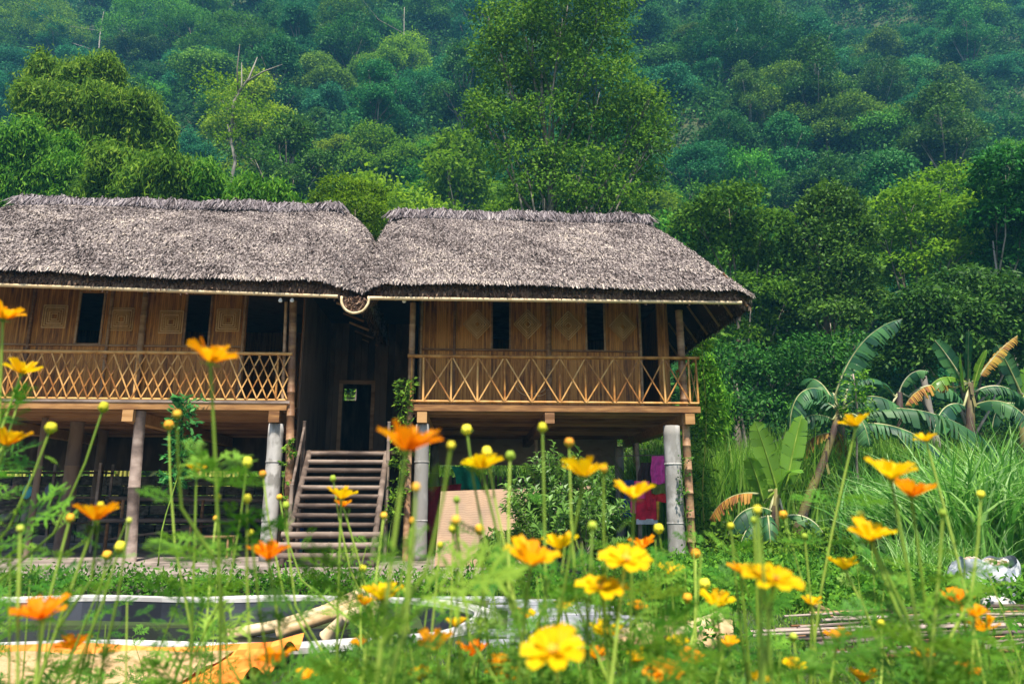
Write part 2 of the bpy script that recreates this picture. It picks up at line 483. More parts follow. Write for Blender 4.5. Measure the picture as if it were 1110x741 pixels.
bs.inputs['Base Color'].default_value = (.018, .022, .012, 1); bs.inputs['Roughness'].default_value = .04
bp = nt.nodes.new('ShaderNodeBump'); bp.inputs['Strength'].default_value = .06
nt.links.new(noise(nt, 3, (1, 2, 1), 3), bp.inputs['Height']); nt.links.new(bp.outputs[0], bs.inputs['Normal'])
tag(wt.build('water', wm), 'dark still pond water', 'water', kind='structure')

def paved(x, y):
    s_ = pond_sdf(x, y)
    return ((s_ < .88) & (x > -3.3) & (y > 6.2 - (x + .2) * .5) & (y < 8.62)) | ((((x + .1) / 1.15) ** 2 + ((y - 7.1) / 1.40) ** 2) < 1.0) & (x > -1.2)
# grey paved apron round the pond's right end
ap = MB()
random.seed(3)
for j in range(16):
    y0 = 5.25 + j * .24
    for i in range(13):
        x0 = -3.6 + i * .42 + (j % 2) * .2
        cx_, cy2 = x0 + .2, y0 + .12
        if pond_sdf(cx_, cy2) < .38: continue
        w = .92 - .0 * j
        if not paved(cx_, cy2): continue
        ap.box(x0, x0 + .412, y0, y0 + .232, -.12, -.07 + random.uniform(-.006, .006))
tag(ap.build('path', M['paver']), 'grey slab paving round the end of the pond', 'paving', kind='structure')

# ------------------------------------------------------------------ tarp with grain
ta = thing('tarpaulin', 'orange tarpaulin with raised hem spread beside the pond', 'tarpaulin', Matrix.Translation((-4, 4.9, -.08)))
tp = MB()
def tarp_f(u, v):
    x = -8 + u * 6.55; y = 3.9 + v * (1.66 - .12 * u)
    z = -.075 + .02 * math.sin(x * 5 + y * 3) * .6
    e = max(0, (v - .93) / .07); e2 = max(0, (u - .965) / .035)
    z += .05 * e + .12 * max(e2, 0) * (.5 + .5 * math.sin(y * 9)) + .07 * min(e, e2)
    return (x, y + .03 * math.sin(x * 3), z)
tp.grid(tarp_f, 90, 24)
tm = surf('orange_tarp', [(.75, .17, .02), (.85, .24, .035), (.9, .32, .06)], 2, rough=.5)
tp.build('sheet', tm, ta)
gr = MB()
def grain_f(u, v):
    x = -8 + u * 6.1; y = 3.85 + v * 1.50
    ed = min(1, min(v, 1 - v) * 12, (1 - u) * 20)
    wob = .03 * math.sin(x * 2.3) + .02 * math.sin(x * 5.1)
    return (x, y + wob * v, -.06 + .03 * ed + .008 * math.sin(x * 9 + y * 13))
gr.grid(grain_f, 120, 40)
gm, nt, bs = new_mat('drying_grain')
n1 = noise(nt, 70, (1, 1, 1), 6, rough=.8); n2 = noise(nt, 2, (1, 1, 1), 3)
r = ramp_node(nt, [(.3, (.34, .17, .06)), (.5, (.66, .42, .2)), (.7, (.85, .64, .38))]); nt.links.new(n1, r.inputs[0])
r2 = ramp_node(nt, [(.3, (.85, .8, .75)), (.7, (1, 1, 1))]); nt.links.new(n2, r2.inputs[0])
nt.links.new(nmix(nt, r.outputs[0], r2.outputs[0], 1.0, 'MULTIPLY'), bs.inputs['Base Color']); bs.inputs['Roughness'].default_value = .9
bp = nt.nodes.new('ShaderNodeBump'); bp.inputs['Strength'].default_value = .7; bp.inputs['Distance'].default_value = .02
nt.links.new(n1, bp.inputs['Height']); nt.links.new(bp.outputs[0], bs.inputs['Normal'])
tag(gr.build('drying_grain', gm), 'tan grain spread out to dry on the orange tarpaulin', 'grain', kind='stuff')

# ------------------------------------------------------------------ the stilt houses
DZ = 2.66            # deck top
def houseM(hx): return Matrix.Translation(HW(hx, 2.7, 0)) @ Matrix.Rotation(YAW, 4, 'Z')

def roof(parent, x0, x1, xr0, xr1, ze0, ze1, zr, y0=-.72, y1=6.2, yr=2.75, sl=1.0, seed=1, n_str=120000, under=True, pl=1.15, pr=.92):
    """hipped thatch roof; ze0/ze1: eave height at the left and right end"""
    rg = np.random.default_rng(seed)
    def zeave(x): return ze0 + (ze1 - ze0) * (x - x0) / (x1 - x0)
    def slope(t):                                       # 0 eave .. 1 ridge, slightly bellied
        return t + .05 * np.sin(np.pi * t)
    def er(t): return .40 * np.sqrt(np.clip(1 - t, 0, 1))
    def wob(a, b): return .022 * np.sin(a * 1.1 + seed) + .010 * np.sin(a * 4.7 + b * 2) + .025 * np.sin(b * 5.3 + a) * np.minimum(b * 4, 1)
    def hipx(t, side):
        # rounded hip line in x
        if side < 0: return x0 + (xr0 - x0) * (t ** pl)
        return x1 + (xr1 - x1) * (t ** pr)
    def front(s, t):
        xa, xb = hipx(t, -1), hipx(t, 1)
        x = xa + (xb - xa) * s
        # eave corners swing back a little
        c = np.clip((np.abs(s - .5) - .44) / .06, 0, 1)
        y = y0 + (yr - y0) * t + c * er(t)
        ze = zeave(x) + .0 * x
        z = ze + (zr - ze) * slope(t) + wob(x, t) * (1 - .3 * t) - .05 * c
        return np.stack([x, y, z], -1)
    def back(s, t):
        xa, xb = hipx(t, -1), hipx(t, 1)
        x = xb + (xa - xb) * s
        c = np.clip((np.abs(s - .5) - .44) / .06, 0, 1)
        y = y1 + (yr - y1) * t - c * er(t)
        ze = zeave(x)
        z = ze + (zr - ze) * slope(t) + wob(x, t) - .05 * c
        return np.stack([x, y, z], -1)
    def side(s, t, sgn):
        x = hipx(t, sgn)
        ya = y0 + (yr - y0) * t + er(t); yb = y1 + (yr - y1) * t - er(t)
        if sgn < 0: ya, yb = yb, ya
        y = ya + (yb - ya) * s
        ze = zeave(x)
        z = ze + (zr - ze) * slope(t) + wob(x, t) - .05
        bulge = .12 * np.sin(np.pi * np.clip(t, 0, 1)) * sgn * np.sin(np.pi * s)
        return np.stack([x + bulge + 0 * s, y, z], -1)
    faces = [(front, 60, 16, n_str), (lambda s, t: side(s, t, 1), 24, 16, int(n_str * .25)), (lambda s, t: side(s, t, -1), 24, 16, int(n_str * .25)), (back, 30, 8, int(n_str * .1))]
    base = MB(HM)
    for fn, nu, nv, _ in faces:
        base.grid(lambda u, v: fn(np.float64(u), np.float64(v)), nu, nv, .15)
    for fn, nu, nv, _ in faces:                              # underside and edge
        if under:
            def low(u, v, fn=fn):
                p = fn(np.float64(u), np.float64(v)); return (p[0], p[1] + (yr - p[1]) * .015, p[2] - .22)
            base.grid(low, nu, 4, .1)
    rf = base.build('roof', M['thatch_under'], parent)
    Ti = WM[parent].inverted() @ HM
    T = np.array(Ti)
    def place(Q):
        return Q @ T[:3, :3].T + T[:3, 3]
    def strands(fn, n, tmin, tmax, L, W, lift, rn=None, droop=0, spread=.55):
        s = rg.random(n); t = tmin + (tmax - tmin) * rg.random(n)
        # lay in courses
        nc = 26
        t = np.where(rg.random(n) < .75, (np.floor(t * nc) + .5 + rg.normal(0, .16, n)) / nc, t)
        t = np.clip(t, tmin, tmax); s = np.clip(s, .001, .999)
        e = 1e-3
        p = fn(s, t); ds = fn(s + e, t) - p; dt = fn(s, t + e) - p
        a = ds / (np.linalg.norm(ds, axis=1, keepdims=True) + 1e-9); d = -dt / (np.linalg.norm(dt, axis=1, keepdims=True) + 1e-9)
        nn = np.cross(a, -d); nn /= np.linalg.norm(nn, axis=1, keepdims=True) + 1e-9
        nn *= np.sign(nn[:, 2:3] + 1e-6)
        ang = rg.normal(0, spread, n)[:, None]
        dr = d * np.cos(ang) + a * np.sin(ang); ac = np.cross(nn, dr)
        tw = rg.normal(0, .5, n)[:, None]; ac = ac * np.cos(tw) + nn * np.sin(tw)
        l = (L * rg.uniform(.5, 1.3, n))[:, None]; w = (W * rg.uniform(.5, 1.4, n))[:, None]
        lf = (lift * rg.uniform(-.2, 1, n))[:, None]
        q0 = p + nn * (.01 + .02 * rg.random(n)[:, None])
        q1 = q0 + dr * l * .55 + nn * lf
        q2 = q0 + dr * l + nn * lf * rg.uniform(-.6, 1.0, n)[:, None]
        q2[:, 2] -= droop * l[:, 0]
        V = np.concatenate([np.stack([q0 - ac * w * .35, q0 + ac * w * .35, q1 + ac * w * .5, q1 - ac * w * .5], 1),
                            np.stack([q1 - ac * w * .5, q1 + ac * w * .5, q2 + ac * w * .2, q2 - ac * w * .2], 1)])
        r_ = np.clip(.7 * rg.random(n) + .3 * (1 - (t * nc) % 1) + .05 * np.sin(s * 40 + np.floor(t * nc)), 0, 1)
        return V, np.concatenate([r_, r_])
    Vs, Rs = [], []
    for fn, nu, nv, k in faces:
        V, r_ = strands(fn, k, .0, 1.0, .12, .024, .05); Vs.append(V); Rs.append(r_)
        V, r_ = strands(fn, int(k * .03), .0, .012, .13, .03, .03, droop=.1); Vs.append(V); Rs.append(r_)
    V = np.concatenate(Vs); r_ = np.concatenate(Rs)
    me = quads_mesh('thatch', place(V), r_)
    link_mesh('thatch', me, M['thatch'], rf)
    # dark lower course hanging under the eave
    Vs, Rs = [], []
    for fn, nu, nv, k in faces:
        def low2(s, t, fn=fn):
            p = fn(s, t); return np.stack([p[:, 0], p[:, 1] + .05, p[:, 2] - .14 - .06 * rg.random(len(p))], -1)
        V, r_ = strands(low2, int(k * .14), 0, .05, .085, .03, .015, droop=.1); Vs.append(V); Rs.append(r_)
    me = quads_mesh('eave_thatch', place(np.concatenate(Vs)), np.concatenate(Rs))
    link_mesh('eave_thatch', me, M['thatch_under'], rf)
    # ridge cap: upright tufts
    n = 16000
    x = xr0 + (xr1 - xr0) * rg.random(n); sg = np.where(rg.random(n) < .75, -1., 1.)
    hgt = .14 + .035 * np.sin(x * 3) + .03 * np.sin(x * 7.7)
    zt = zr + hgt * .62 + rg.normal(0, .03, n) - .03; sgj = rg.uniform(0, .16, n); zt = zt - sgj * .35
    q0 = np.stack([x, yr + sg * (.01 + sgj), zt], -1)
    l = rg.uniform(.10, .34, n); ang_ = rg.normal(0, .5, n)
    q2 = q0 + np.stack([l * np.sin(ang_), sg * (.10 + l * .75), -l * .7], -1)
    q1 = (q0 + q2) / 2 + np.stack([0 * x, sg * .07, .05 + 0 * x], -1)
    w = (.026 * rg.uniform(.5, 1.4, n))[:, None] * np.array([[1, 0, 0]])
    tw = np.stack([0 * x, rg.normal(0, .015, n), rg.normal(0, .01, n)], -1); w = w + tw
    V = np.concatenate([np.stack([q0 - w * .4, q0 + w * .4, q1 + w * .5, q1 - w * .5], 1), np.stack([q1 - w * .5, q1 + w * .5, q2 + w * .25, q2 - w * .25], 1)])
    rr = rg.random(n)
    me = quads_mesh('ridge_cap', place(V), np.concatenate([rr, rr]))
    link_mesh('ridge_cap', me, M['thatch_ridge'], rf)
    # eave pole
    ep = MB(HM)
    ep.bamboo((x0 + .15, y0 + .04, ze0 - .285), (x1 - .3, y0 + .04, ze1 - .265), .034, .45)
    ep.build('eave_pole', M['bamboo_pale'], rf)
    # rafters seen from below
    for i in range(9):
        yy = y0 + .3 + i * .75
        rb = MB(HM); rb.bamboo((x1 - .1, yy, ze1 - .26), (x1 - .5, yy, ze1 + (.36 if x1 > 0 else -.1)), .025, .4)
        rb.build('rafter', M['beam'], rf)
    return rf

def wall_mesh(name, mb_M, x0, x1, y, z0, z1, holes, mat, parent, th=.04):
    mb = MB(mb_M)
    xs = sorted({x0, x1, *[h[0] for h in holes], *[h[1] for h in holes]})
    for xa, xb in zip(xs, xs[1:]):
        hs = [h for h in holes if h[0] < (xa + xb) / 2 < h[1]]
        z = z0
        for h in sorted(hs, key=lambda q: q[2]):
            if h[2] > z: mb.box(xa, xb, y, y + th, z, h[2])
            z = h[3]
        if z < z1: mb.box(xa, xb, y, y + th, z, z1)
    return mb.build(name, mat, parent)

def motif(parent, px, py, kind, hy):
    cx, cz = HP(px, py, hy)
    mb = MB(HM); y = hy - .008
    for k, s in enumerate((.27, .22, .17, .12, .07)):
        if kind == 'diamond':
            q = [(cx - s, cz), (cx, cz + s * 1.08), (cx + s, cz), (cx, cz - s * 1.08)]
        else:
            s *= .8; q = [(cx - s, cz - s), (cx - s, cz + s), (cx + s, cz + s), (cx + s, cz - s)]
        for i in range(4):
            a, b_ = q[i], q[(i + 1) % 4]
            mb.bar((a[0], y - .002 * i, a[1]), (b_[0], y - .002 * i, b_[1]), .021, .014, (0, 1, 0))
    return mb.build('bamboo_motif', M['motif'], parent)

def conc_post(parent, hx, hy, r, z0, z1):
    mb = MB(HM); pts, rs = [], []
    for i in range(15):
        t = i / 14; pts.append((hx + .003 * math.sin(i * 1.7 + hx), hy, z0 + (z1 - z0) * t)); rs.append(r * (1.05 - .06 * t + .008 * math.sin(i * 2.3 + hx)))
    mb.tube(pts, rs, 14)
    for zz in (z0 + (z1 - z0) * .72, z0 + (z1 - z0) * .3): mb.tube([(hx, hy, zz - .012), (hx, hy, zz + .012)], r * 1.06, 14)
    return mb.build('concrete_post', M['concrete_post'], parent)
def pole(parent, name, p0, p1, r, mat='bamboo', node=.4, bend=.01):
    mb = MB(HM); mb.bamboo(p0, p1, r, node, 9, bend); return mb.build(name, M[mat], parent)

# ---- right house
RX0, RX1 = -1.78, 3.36
H2 = thing('stilt_house', 'right-hand bamboo house on stilts with diamond motifs on its wall', 'house', houseM(.8))
roof(H2, -2.66, 4.31, -2.50, 3.23, 4.66, 4.66, 7.25, seed=2, pl=2.1)
# deck: front board, floor boards, joists, girders
dk = MB(HM); dk.box(RX0 - .03, RX1 + .02, -.03, .02, DZ - .13, DZ - .02); dk.build('fascia_board', M['plank'], H2)
fl = MB(HM)
for i in range(36):
    y = .022 + i * .152
    fl.box(RX0, RX1, y, y + .148, DZ - .04 + random.uniform(-.003, .003), DZ)
fl.build('deck', M['plank'], H2)
for i in range(11):
    y = .25 + i * .5
    j = MB(HM); j.box(RX0 + .02, RX1 - .04, y, y + .07, DZ - .15, DZ - .045); j.build('joist', M['beam'], H2)
gx = [HP(457, 500, .15)[0], HP(595, 500, .15)[0], 3.17]
for x in gx:
    g = MB(HM); g.box(x - .085, x + .085, -.07, 5.4, DZ - .34, DZ - .155); g.build('beam', M['plank'] if x != gx[1] else M['beam'], H2)
rb_ = MB(HM); rb_.box(RX0 + .1, 2.95, 5.42, 5.49, 1.88, DZ - .01); rb_.build('back_board', M['greywood'], H2)
xr = HP(732, 530, .15)[0]
conc_post(H2, gx[0], .15, .125, -.05, DZ - .35); conc_post(H2, xr - .02, .15, .15, -.12, DZ - .35)
conc_post(H2, xr, 5.0, .11, -.1, DZ - .35); conc_post(H2, gx[0], 5.0, .11, -.05, DZ - .35)
pole(H2, 'bamboo_post', (3.14, .12, -.12), (3.12, .12, 4.45), .075)
pole(H2, 'bamboo_post', (xr + .32, 4.6, -.12), (xr + .30, 4.6, DZ - .05), .06)
pole(H2, 'bamboo_post', (RX0 - .02, .06, -.05), (RX0 - .02, .06, 4.5), .06)
pole(H2, 'prop_pole', (gx[1] + .05, 3.2, -.05), (gx[1] + .05, 3.2, DZ - .35), .05, 'greywood')
# walls
ZT = 5.05
def wx(px, hy=1.1): return HP(px, 352, hy)[0]
wl_, wr_ = RX0 + .05, wx(695)
holes = [(wx(533), wx(553), 3.885, 4.86), (wx(635), wx(655), 3.885, 4.86)]
fw = wall_mesh('wall', HM, wl_, wr_, 1.1, DZ, ZT, holes, M['weave'], H2)
fr = MB(HM)
for x in (wl_ + .02, wx(493), wx(693)): fr.bamboo((x, 1.07, DZ), (x, 1.07, ZT), .03, .35)
fr.bamboo((wx(594), 1.05, DZ), (wx(594), 1.05, ZT), .06, .35)
fr.bamboo((wl_, 1.075, 3.86), (wr_, 1.075, 3.86), .022, .3); fr.bamboo((wl_, 1.075, DZ + .05), (wr_, 1.075, DZ + .05), .03, .3)
fr.build('wall_frame', M['bamboo'], fw)
for h in holes:
    wf = MB(HM)
    for x in (h[0], h[1]): wf.box(x - .018, x + .018, 1.07, 1.098, h[2], h[3])
    wf.box(h[0] - .018, h[1] + .018, 1.068, 1.10, h[2] - .03, h[2] - .002)
    wf.build('window_frame', M['bamboo'], fw)
for (x, y) in ((517.5, 351.5), (572, 351.5), (616, 353), (675, 354)): motif(fw, x, y, 'diamond', 1.1)
# lower big round motif, faint
lm = MB(HM); cx, cz = HP(578, 415, 1.1)
for s in (.28, .36): lm.tube([(cx + s * math.cos(t), 1.09, cz + s * math.sin(t) * .75) for t in np.linspace(math.pi, 2 * math.pi, 14)], .008, 4)
lm.build('bamboo_motif', M['motif'], fw)
sw = MB(HM); sw.box(wx(712, 1.3), 3.2, 1.30, 1.34, DZ, ZT); sw.build('side_panel', M['weave'], H2)
for x in (3.2, wl_ - .05):
    s2 = MB(HM); s2.box(x, x + .04, 1.35, 5.35, DZ, ZT); s2.build('side_wall', M['weave'], H2)
s3 = MB(HM); s3.box(wl_, 3.2, 5.3, 5.34, DZ, ZT); s3.build('back_wall', M['weave'], H2)
s4 = MB(HM); s4.box(wl_ - .04, 3.18, 1.15, 5.3, ZT - .03, ZT); s4.build('ceiling', M['darkwood'], H2)
# railing with ten crossed bays
rl = MB(HM)
RZ = 3.51; rz0 = DZ + .06
rl.bamboo((RX0 - .08, 0, RZ), (RX1 + .06, 0, RZ + .02), .033, .4, 8, .01)
rail = rl.build('railing', M['rail'], H2)
r2_ = MB(HM); r2_.bamboo((RX0, -.005, rz0 - .02), (RX1, -.005, rz0 - .02), .024, .4); r2_.build('bottom_rail', M['rail'], rail)
xs = [RX0] + [HP(p, 410, 0)[0] for p in (459, 489.5, 518, 547, 576, 606.6, 635, 666, 693, 720, 747)] + [RX1]
for i, x in enumerate(xs):
    u = MB(HM); u.bamboo((x + random.uniform(-.01, .01), 0, rz0 - .02), (x + random.uniform(-.012, .012), 0, RZ), .02, .3); u.build('upright', M['rail'], rail)
for i in range(1, 11):
    xa, xb = xs[i], xs[i + 1]; j = lambda: random.uniform(-.012, .012)
    u = MB(HM); u.bar((xa + .02 + j(), -.026, rz0), (xb - .02 + j(), -.026, RZ - .04), .024, .012, (0, 1, 0)); u.build('brace', M['rail'], rail)
    u = MB(HM); u.bar((xb - .02 + j(), -.040, rz0), (xa + .02 + j(), -.040, RZ - .04), .024, .012, (0, 1, 0)); u.build('brace', M['rail'], rail)
# return railing along the right side
sr = MB(HM)
sr.bamboo((RX1, .05, RZ), (RX1, 1.3, RZ), .028, .4); sr.bamboo((RX1, .05, rz0), (RX1, 1.3, rz0), .024, .4)
for k in range(3): sr.bamboo((RX1, .05 + k * .42, rz0), (RX1, .47 + k * .42, RZ), .012, .3); sr.bamboo((RX1 + .02, .47 + k * .42, rz0), (RX1 + .02, .05 + k * .42, RZ), .012, .3)
sr.build('side_railing', M['rail'], rail)

# ---- left house
LX0, LX1 = -12.2, -3.92
H1 = thing('stilt_house', 'left-hand bamboo house on stilts with square motifs and latticed railing', 'house', houseM(-8))
roof(H1, -12.6, -2.72, -10.55, -3.68, 4.86, 4.66, 7.35, seed=5, pr=2.8, n_str=155000)
dk = MB(HM); dk.box(LX0, LX1, -.03, .02, DZ - .14, DZ - .02); dk.build('fascia_board', M['plank'], H1)
dk = MB(HM); dk.box(LX0, LX1 + .05, -.045, -.031, DZ - .02, DZ + .02); dk.build('fascia_trim', M['greywood'], H1)
fl = MB(HM)
for i in range(36):
    y = .022 + i * .152
    fl.box(LX0, LX1, y, y + .148, DZ - .04 + random.uniform(-.003, .003), DZ)
fl.build('deck', M['plank'], H1)
for i in range(11):
    y = .25 + i * .5
    j = MB(HM); j.box(LX0 + .02, LX1 - .04, y, y + .07, DZ - .15, DZ - .045); j.build('joist', M['beam'], H1)
gl = [HP(297, 500, .15)[0] - .0, HP(139, 500, .15)[0], -9.6]
for x in gl:
    g = MB(HM); g.box(x - .09, x + .09, -.07, 5.4, DZ - .35, DZ - .155); g.build('beam', M['plank'], H1)
bb = MB(HM); bb.box(LX0, LX1 - .1, 5.42, 5.49, 1.72, DZ - .01); bb.build('back_board', M['darkwood'], H1)  # dark sheet carried up to the deck, standing in for shade in the gap
conc_post(H1, gl[0], .15, .135, -.05, DZ - .36)
pole(H1, 'wooden_post', (HP(143, 600, .15)[0], .12, -.05), (HP(152, 460, .15)[0], .12, DZ - .16), .10, 'greywood', .9, .02)
for px, hy, r, nm, mt in ((73, 1.9, .14, 'shaded_post', 'darkwood'), (103, 3.6, .11, 'shaded_post', 'darkwood'), (36, 1.2, .06, 'shaded_post', 'darkwood'), (-60, .15, .13, 'shaded_post', 'greywood')):  # first one is concrete; its shade is put into the dark tone
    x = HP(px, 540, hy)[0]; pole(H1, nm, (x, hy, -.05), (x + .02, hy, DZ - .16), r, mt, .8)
x = gl[0]; conc_post(H1, x, 5.0, .11, -.05, DZ - .36)
pole(H1, 'bamboo_post', (HP(312, 600, .05)[0], .06, -.05), (HP(317, 340, .05)[0], .06, 4.5), .072)
pole(H1, 'bamboo_post', (HP(311, 380, .1)[0] - .02, .12, DZ), (HP(311, 340, .1)[0] - .03, .12, 4.5), .032)
wl_, wr_ = LX0 + .05, wx(267)
holes = [(wx(84), wx(111), 3.90, 4.9), (wx(201), wx(228), 3.90, 4.9)]
fw = wall_mesh('wall', HM, wl_, wr_, 1.1, DZ, ZT + .1, holes, M['weave'], H1)
fr = MB(HM)
for px in (34, 119, 265): x = wx(px); fr.bamboo((x, 1.07, DZ), (x, 1.07, ZT + .1), .03, .35)
for px in (156, -60): x = wx(px); fr.bamboo((x, 1.05, DZ), (x, 1.05, ZT + .1), .06, .35)
fr.bamboo((wl_, 1.075, 3.86), (wr_, 1.075, 3.86), .022, .3); fr.bamboo((wl_, 1.075, DZ + .05), (wr_, 1.075, DZ + .05), .03, .3)
fr.build('wall_frame', M['bamboo'], fw)
for h in holes:
    wf = MB(HM)
    for x in (h[0], h[1]): wf.box(x - .018, x + .018, 1.07, 1.098, h[2], h[3])
    wf.box(h[0] - .018, h[1] + .018, 1.068, 1.10, h[2] - .03, h[2] - .002)
    wf.build('window_frame', M['bamboo'], fw)
for (x, y) in ((59.5, 343), (132, 346), (185.6, 349), (247.6, 347)): motif(fw, x, y, 'square', 1.1)
for x in (LX1 - .09, wl_ - .05):
    s2 = MB(HM); s2.box(x, x + .04, 1.15, 5.35, DZ, ZT + .05); s2.build('side_wall', M['weave'], H1)
s3 = MB(HM); s3.box(wl_, LX1 - .1, 5.3, 5.34, DZ, ZT + .1); s3.build('back_wall', M['weave'], H1)
s4 = MB(HM); s4.box(wl_ - .04, LX1 - .1, 1.15, 5.3, ZT + .07, ZT + .1); s4.build('ceiling', M['darkwood'], H1)
rl = MB(HM)
rl.bamboo((LX0, 0, RZ + .01), (LX1 + .04, 0, RZ + .01), .033, .4, 8, .01)
rail = rl.build('railing', M['rail'], H1)
r2_ = MB(HM); r2_.bamboo((LX0, -.005, rz0 - .02), (LX1, -.005, rz0 - .02), .024, .4); r2_.build('bottom_rail', M['rail'], rail)
for px in (-40, 10, 147, 300): 
    x = HP(px, 410, 0)[0]; u = MB(HM); u.bamboo((x, 0, rz0 - .02), (x, 0, RZ), .022, .3); u.build('upright', M['rail'], rail)
dx = .175; run = .36
la, lb = MB(HM), MB(HM)
x = LX0
while x < LX1 - .02:
    for (mb_, sg, yy) in ((la, 1, -.026), (lb, -1, -.040)):
        xa, xb = (x, x + run) if sg > 0 else (x + run, x)
        z0_, z1_ = rz0, RZ - .03
        # clip at the right end
        if max(xa, xb) > LX1:
            f = (LX1 - min(xa, xb)) / run
            if sg > 0: xb = LX1; z1_ = rz0 + (z1_ - rz0) * f
            else: xa = LX1; z0_ = z1_ - (z1_ - rz0) * f
        j = random.uniform(-.012, .012)
        mb_.bar((xa + j, yy, z0_), (xb + random.uniform(-.012, .012), yy, z1_), .022, .01, (0, 1, 0))
    x += dx + random.uniform(-.012, .012)
la.build('lattice', M['rail'], rail); lb.build('lattice', M['rail'], rail)

# ---- gutter end where the two roofs meet
gt = thing('roof_gutter', 'rope-edged gutter scoop hanging where the two thatched roofs meet', 'gutter', Matrix.Translation(HW(-2.69, -.7, 4.2)))
mb = MB(HM); cx, cz = HP(385, 326, -.82)
gp = [(cx + .23 * math.cos(t), cz + .02 + .24 * math.sin(t)) for t in np.linspace(math.pi * .93, math.pi * 2.07, 16)]
mb.tube([(x, -.84 + .01 * math.sin(i * 2), z) for i, (x, z) in enumerate(gp)], .022, 8); 
mb.build('rope_edge', M['bamboo_pale'], gt)
mb = MB(HM)
mb.grid(lambda u, v: (cx + .22 * math.cos(math.pi * (1 + u)), -.82 + 1.5 * v, cz + .02 + .5 * v + .23 * math.sin(math.pi * (1 + u))), 14, 12)
mb.build('trough', M['thatch_under'], gt)
mb = MB(HM)
for i in range(120):
    a = random.uniform(-.15, .15); zz = cz + .1 - random.random() * .2
    mb.bar((cx + a, -.80 + random.uniform(0, .1), zz), (cx + a + random.uniform(-.08, .08), -.8 + random.uniform(-.05, .1), zz - random.uniform(.02, .12)), .02, .004)
mb.build('dead_leaves', M['thatch_under'], gt)

# ---- entrance passage between the houses
PX0, PX1 = LX1 + .02, RX0 - .06
EN = thing('entrance_hall', 'dark timber hall with doorway between the two stilt houses', 'building', Matrix.Translation(HW((PX0 + PX1) / 2, 3, 0)))
LZ = 1.86
mb = MB(HM)
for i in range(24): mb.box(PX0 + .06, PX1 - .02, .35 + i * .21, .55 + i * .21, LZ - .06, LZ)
mb.build('floor', M['hallwood'], EN)
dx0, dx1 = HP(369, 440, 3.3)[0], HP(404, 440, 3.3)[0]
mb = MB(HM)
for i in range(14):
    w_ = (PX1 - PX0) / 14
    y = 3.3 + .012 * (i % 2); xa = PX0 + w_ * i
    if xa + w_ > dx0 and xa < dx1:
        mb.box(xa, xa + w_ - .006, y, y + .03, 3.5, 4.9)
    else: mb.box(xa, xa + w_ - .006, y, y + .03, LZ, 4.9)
mb.build('plank_wall', M['hallwood'], EN)
mb = MB(HM); xa, xb = dx0, dx1
for x in (xa, xb): mb.box(x - .04, x + .04, 3.26, 3.29, LZ, 3.55)
mb.box(xa - .04, xb + .04, 3.25, 3.285, 3.52, 3.6); mb.build('door_frame', M['beam'], EN)
# far wall with a small opening through which the garden shows
ox0, oz1 = HP(373, 421, 5.2); ox1, oz0 = HP(386, 434, 5.2)
wall_mesh('back_wall', HM, PX0, PX1, 5.2, LZ, 5.0, [(ox0, ox1, oz0, oz1)], M['hallwood'], EN)
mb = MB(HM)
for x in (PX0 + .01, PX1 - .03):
    mb = MB(HM); mb.box(x, x + .03, .7, 5.2, .0, 4.9); mb.build('side_wall', M['hallwood'], EN)
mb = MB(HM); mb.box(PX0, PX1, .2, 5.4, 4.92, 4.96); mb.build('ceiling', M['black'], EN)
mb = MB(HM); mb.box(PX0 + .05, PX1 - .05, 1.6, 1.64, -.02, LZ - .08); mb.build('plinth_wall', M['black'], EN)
# ---- stairs of round poles
SL = thing('stair', 'dark pole stair climbing to the entrance between the houses', 'stairs', Matrix.Translation(HW(-2.9, -.6, 0)))
n = 12
sx0, sx1 = HP(335, 490, .2)[0], HP(417, 490, .2)[0]
for i in range(n):
    t = i / (n - 1)                       # 0 bottom
    z = .16 + t * (LZ - .22); y = -1.15 + t * 1.45
    ex = .10 if i < 3 else 0
    mb = MB(HM); mb.bamboo((sx0 - ex - (1 - t) * .02, y, z), (sx1 + ex, y, z), .042 + (.012 if i < 3 else 0), .6, 9, .008)
    mb.box(sx0 + .02, sx1 - .02, y + .03, y + .13, z - .02, z + .012)
    mb.build('tread', M['stairwood'], SL)
for x in (sx0 - .02, sx1 + .02):
    mb = MB(HM); mb.tube([(x, -1.25, .0), (x, .32, LZ - .03)], .05, 8); mb.build('stringer', M['stairwood'], SL)
for (x, y) in ((sx0 - .07, -.62), (sx0 - .09, .12), (sx1 + .07, .12)):
    mb = MB(HM); mb.bamboo((x, y, 0), (x, y, 2.35 if y > 0 else 1.25), .035, .3); mb.build('newel_post', M['stairwood'], SL)
mb = MB(HM); mb.bamboo((sx0 - .07, -.62, 1.2), (sx0 - .09, .12, 2.25), .025, .3); mb.build('handrail', M['stairwood'], SL)
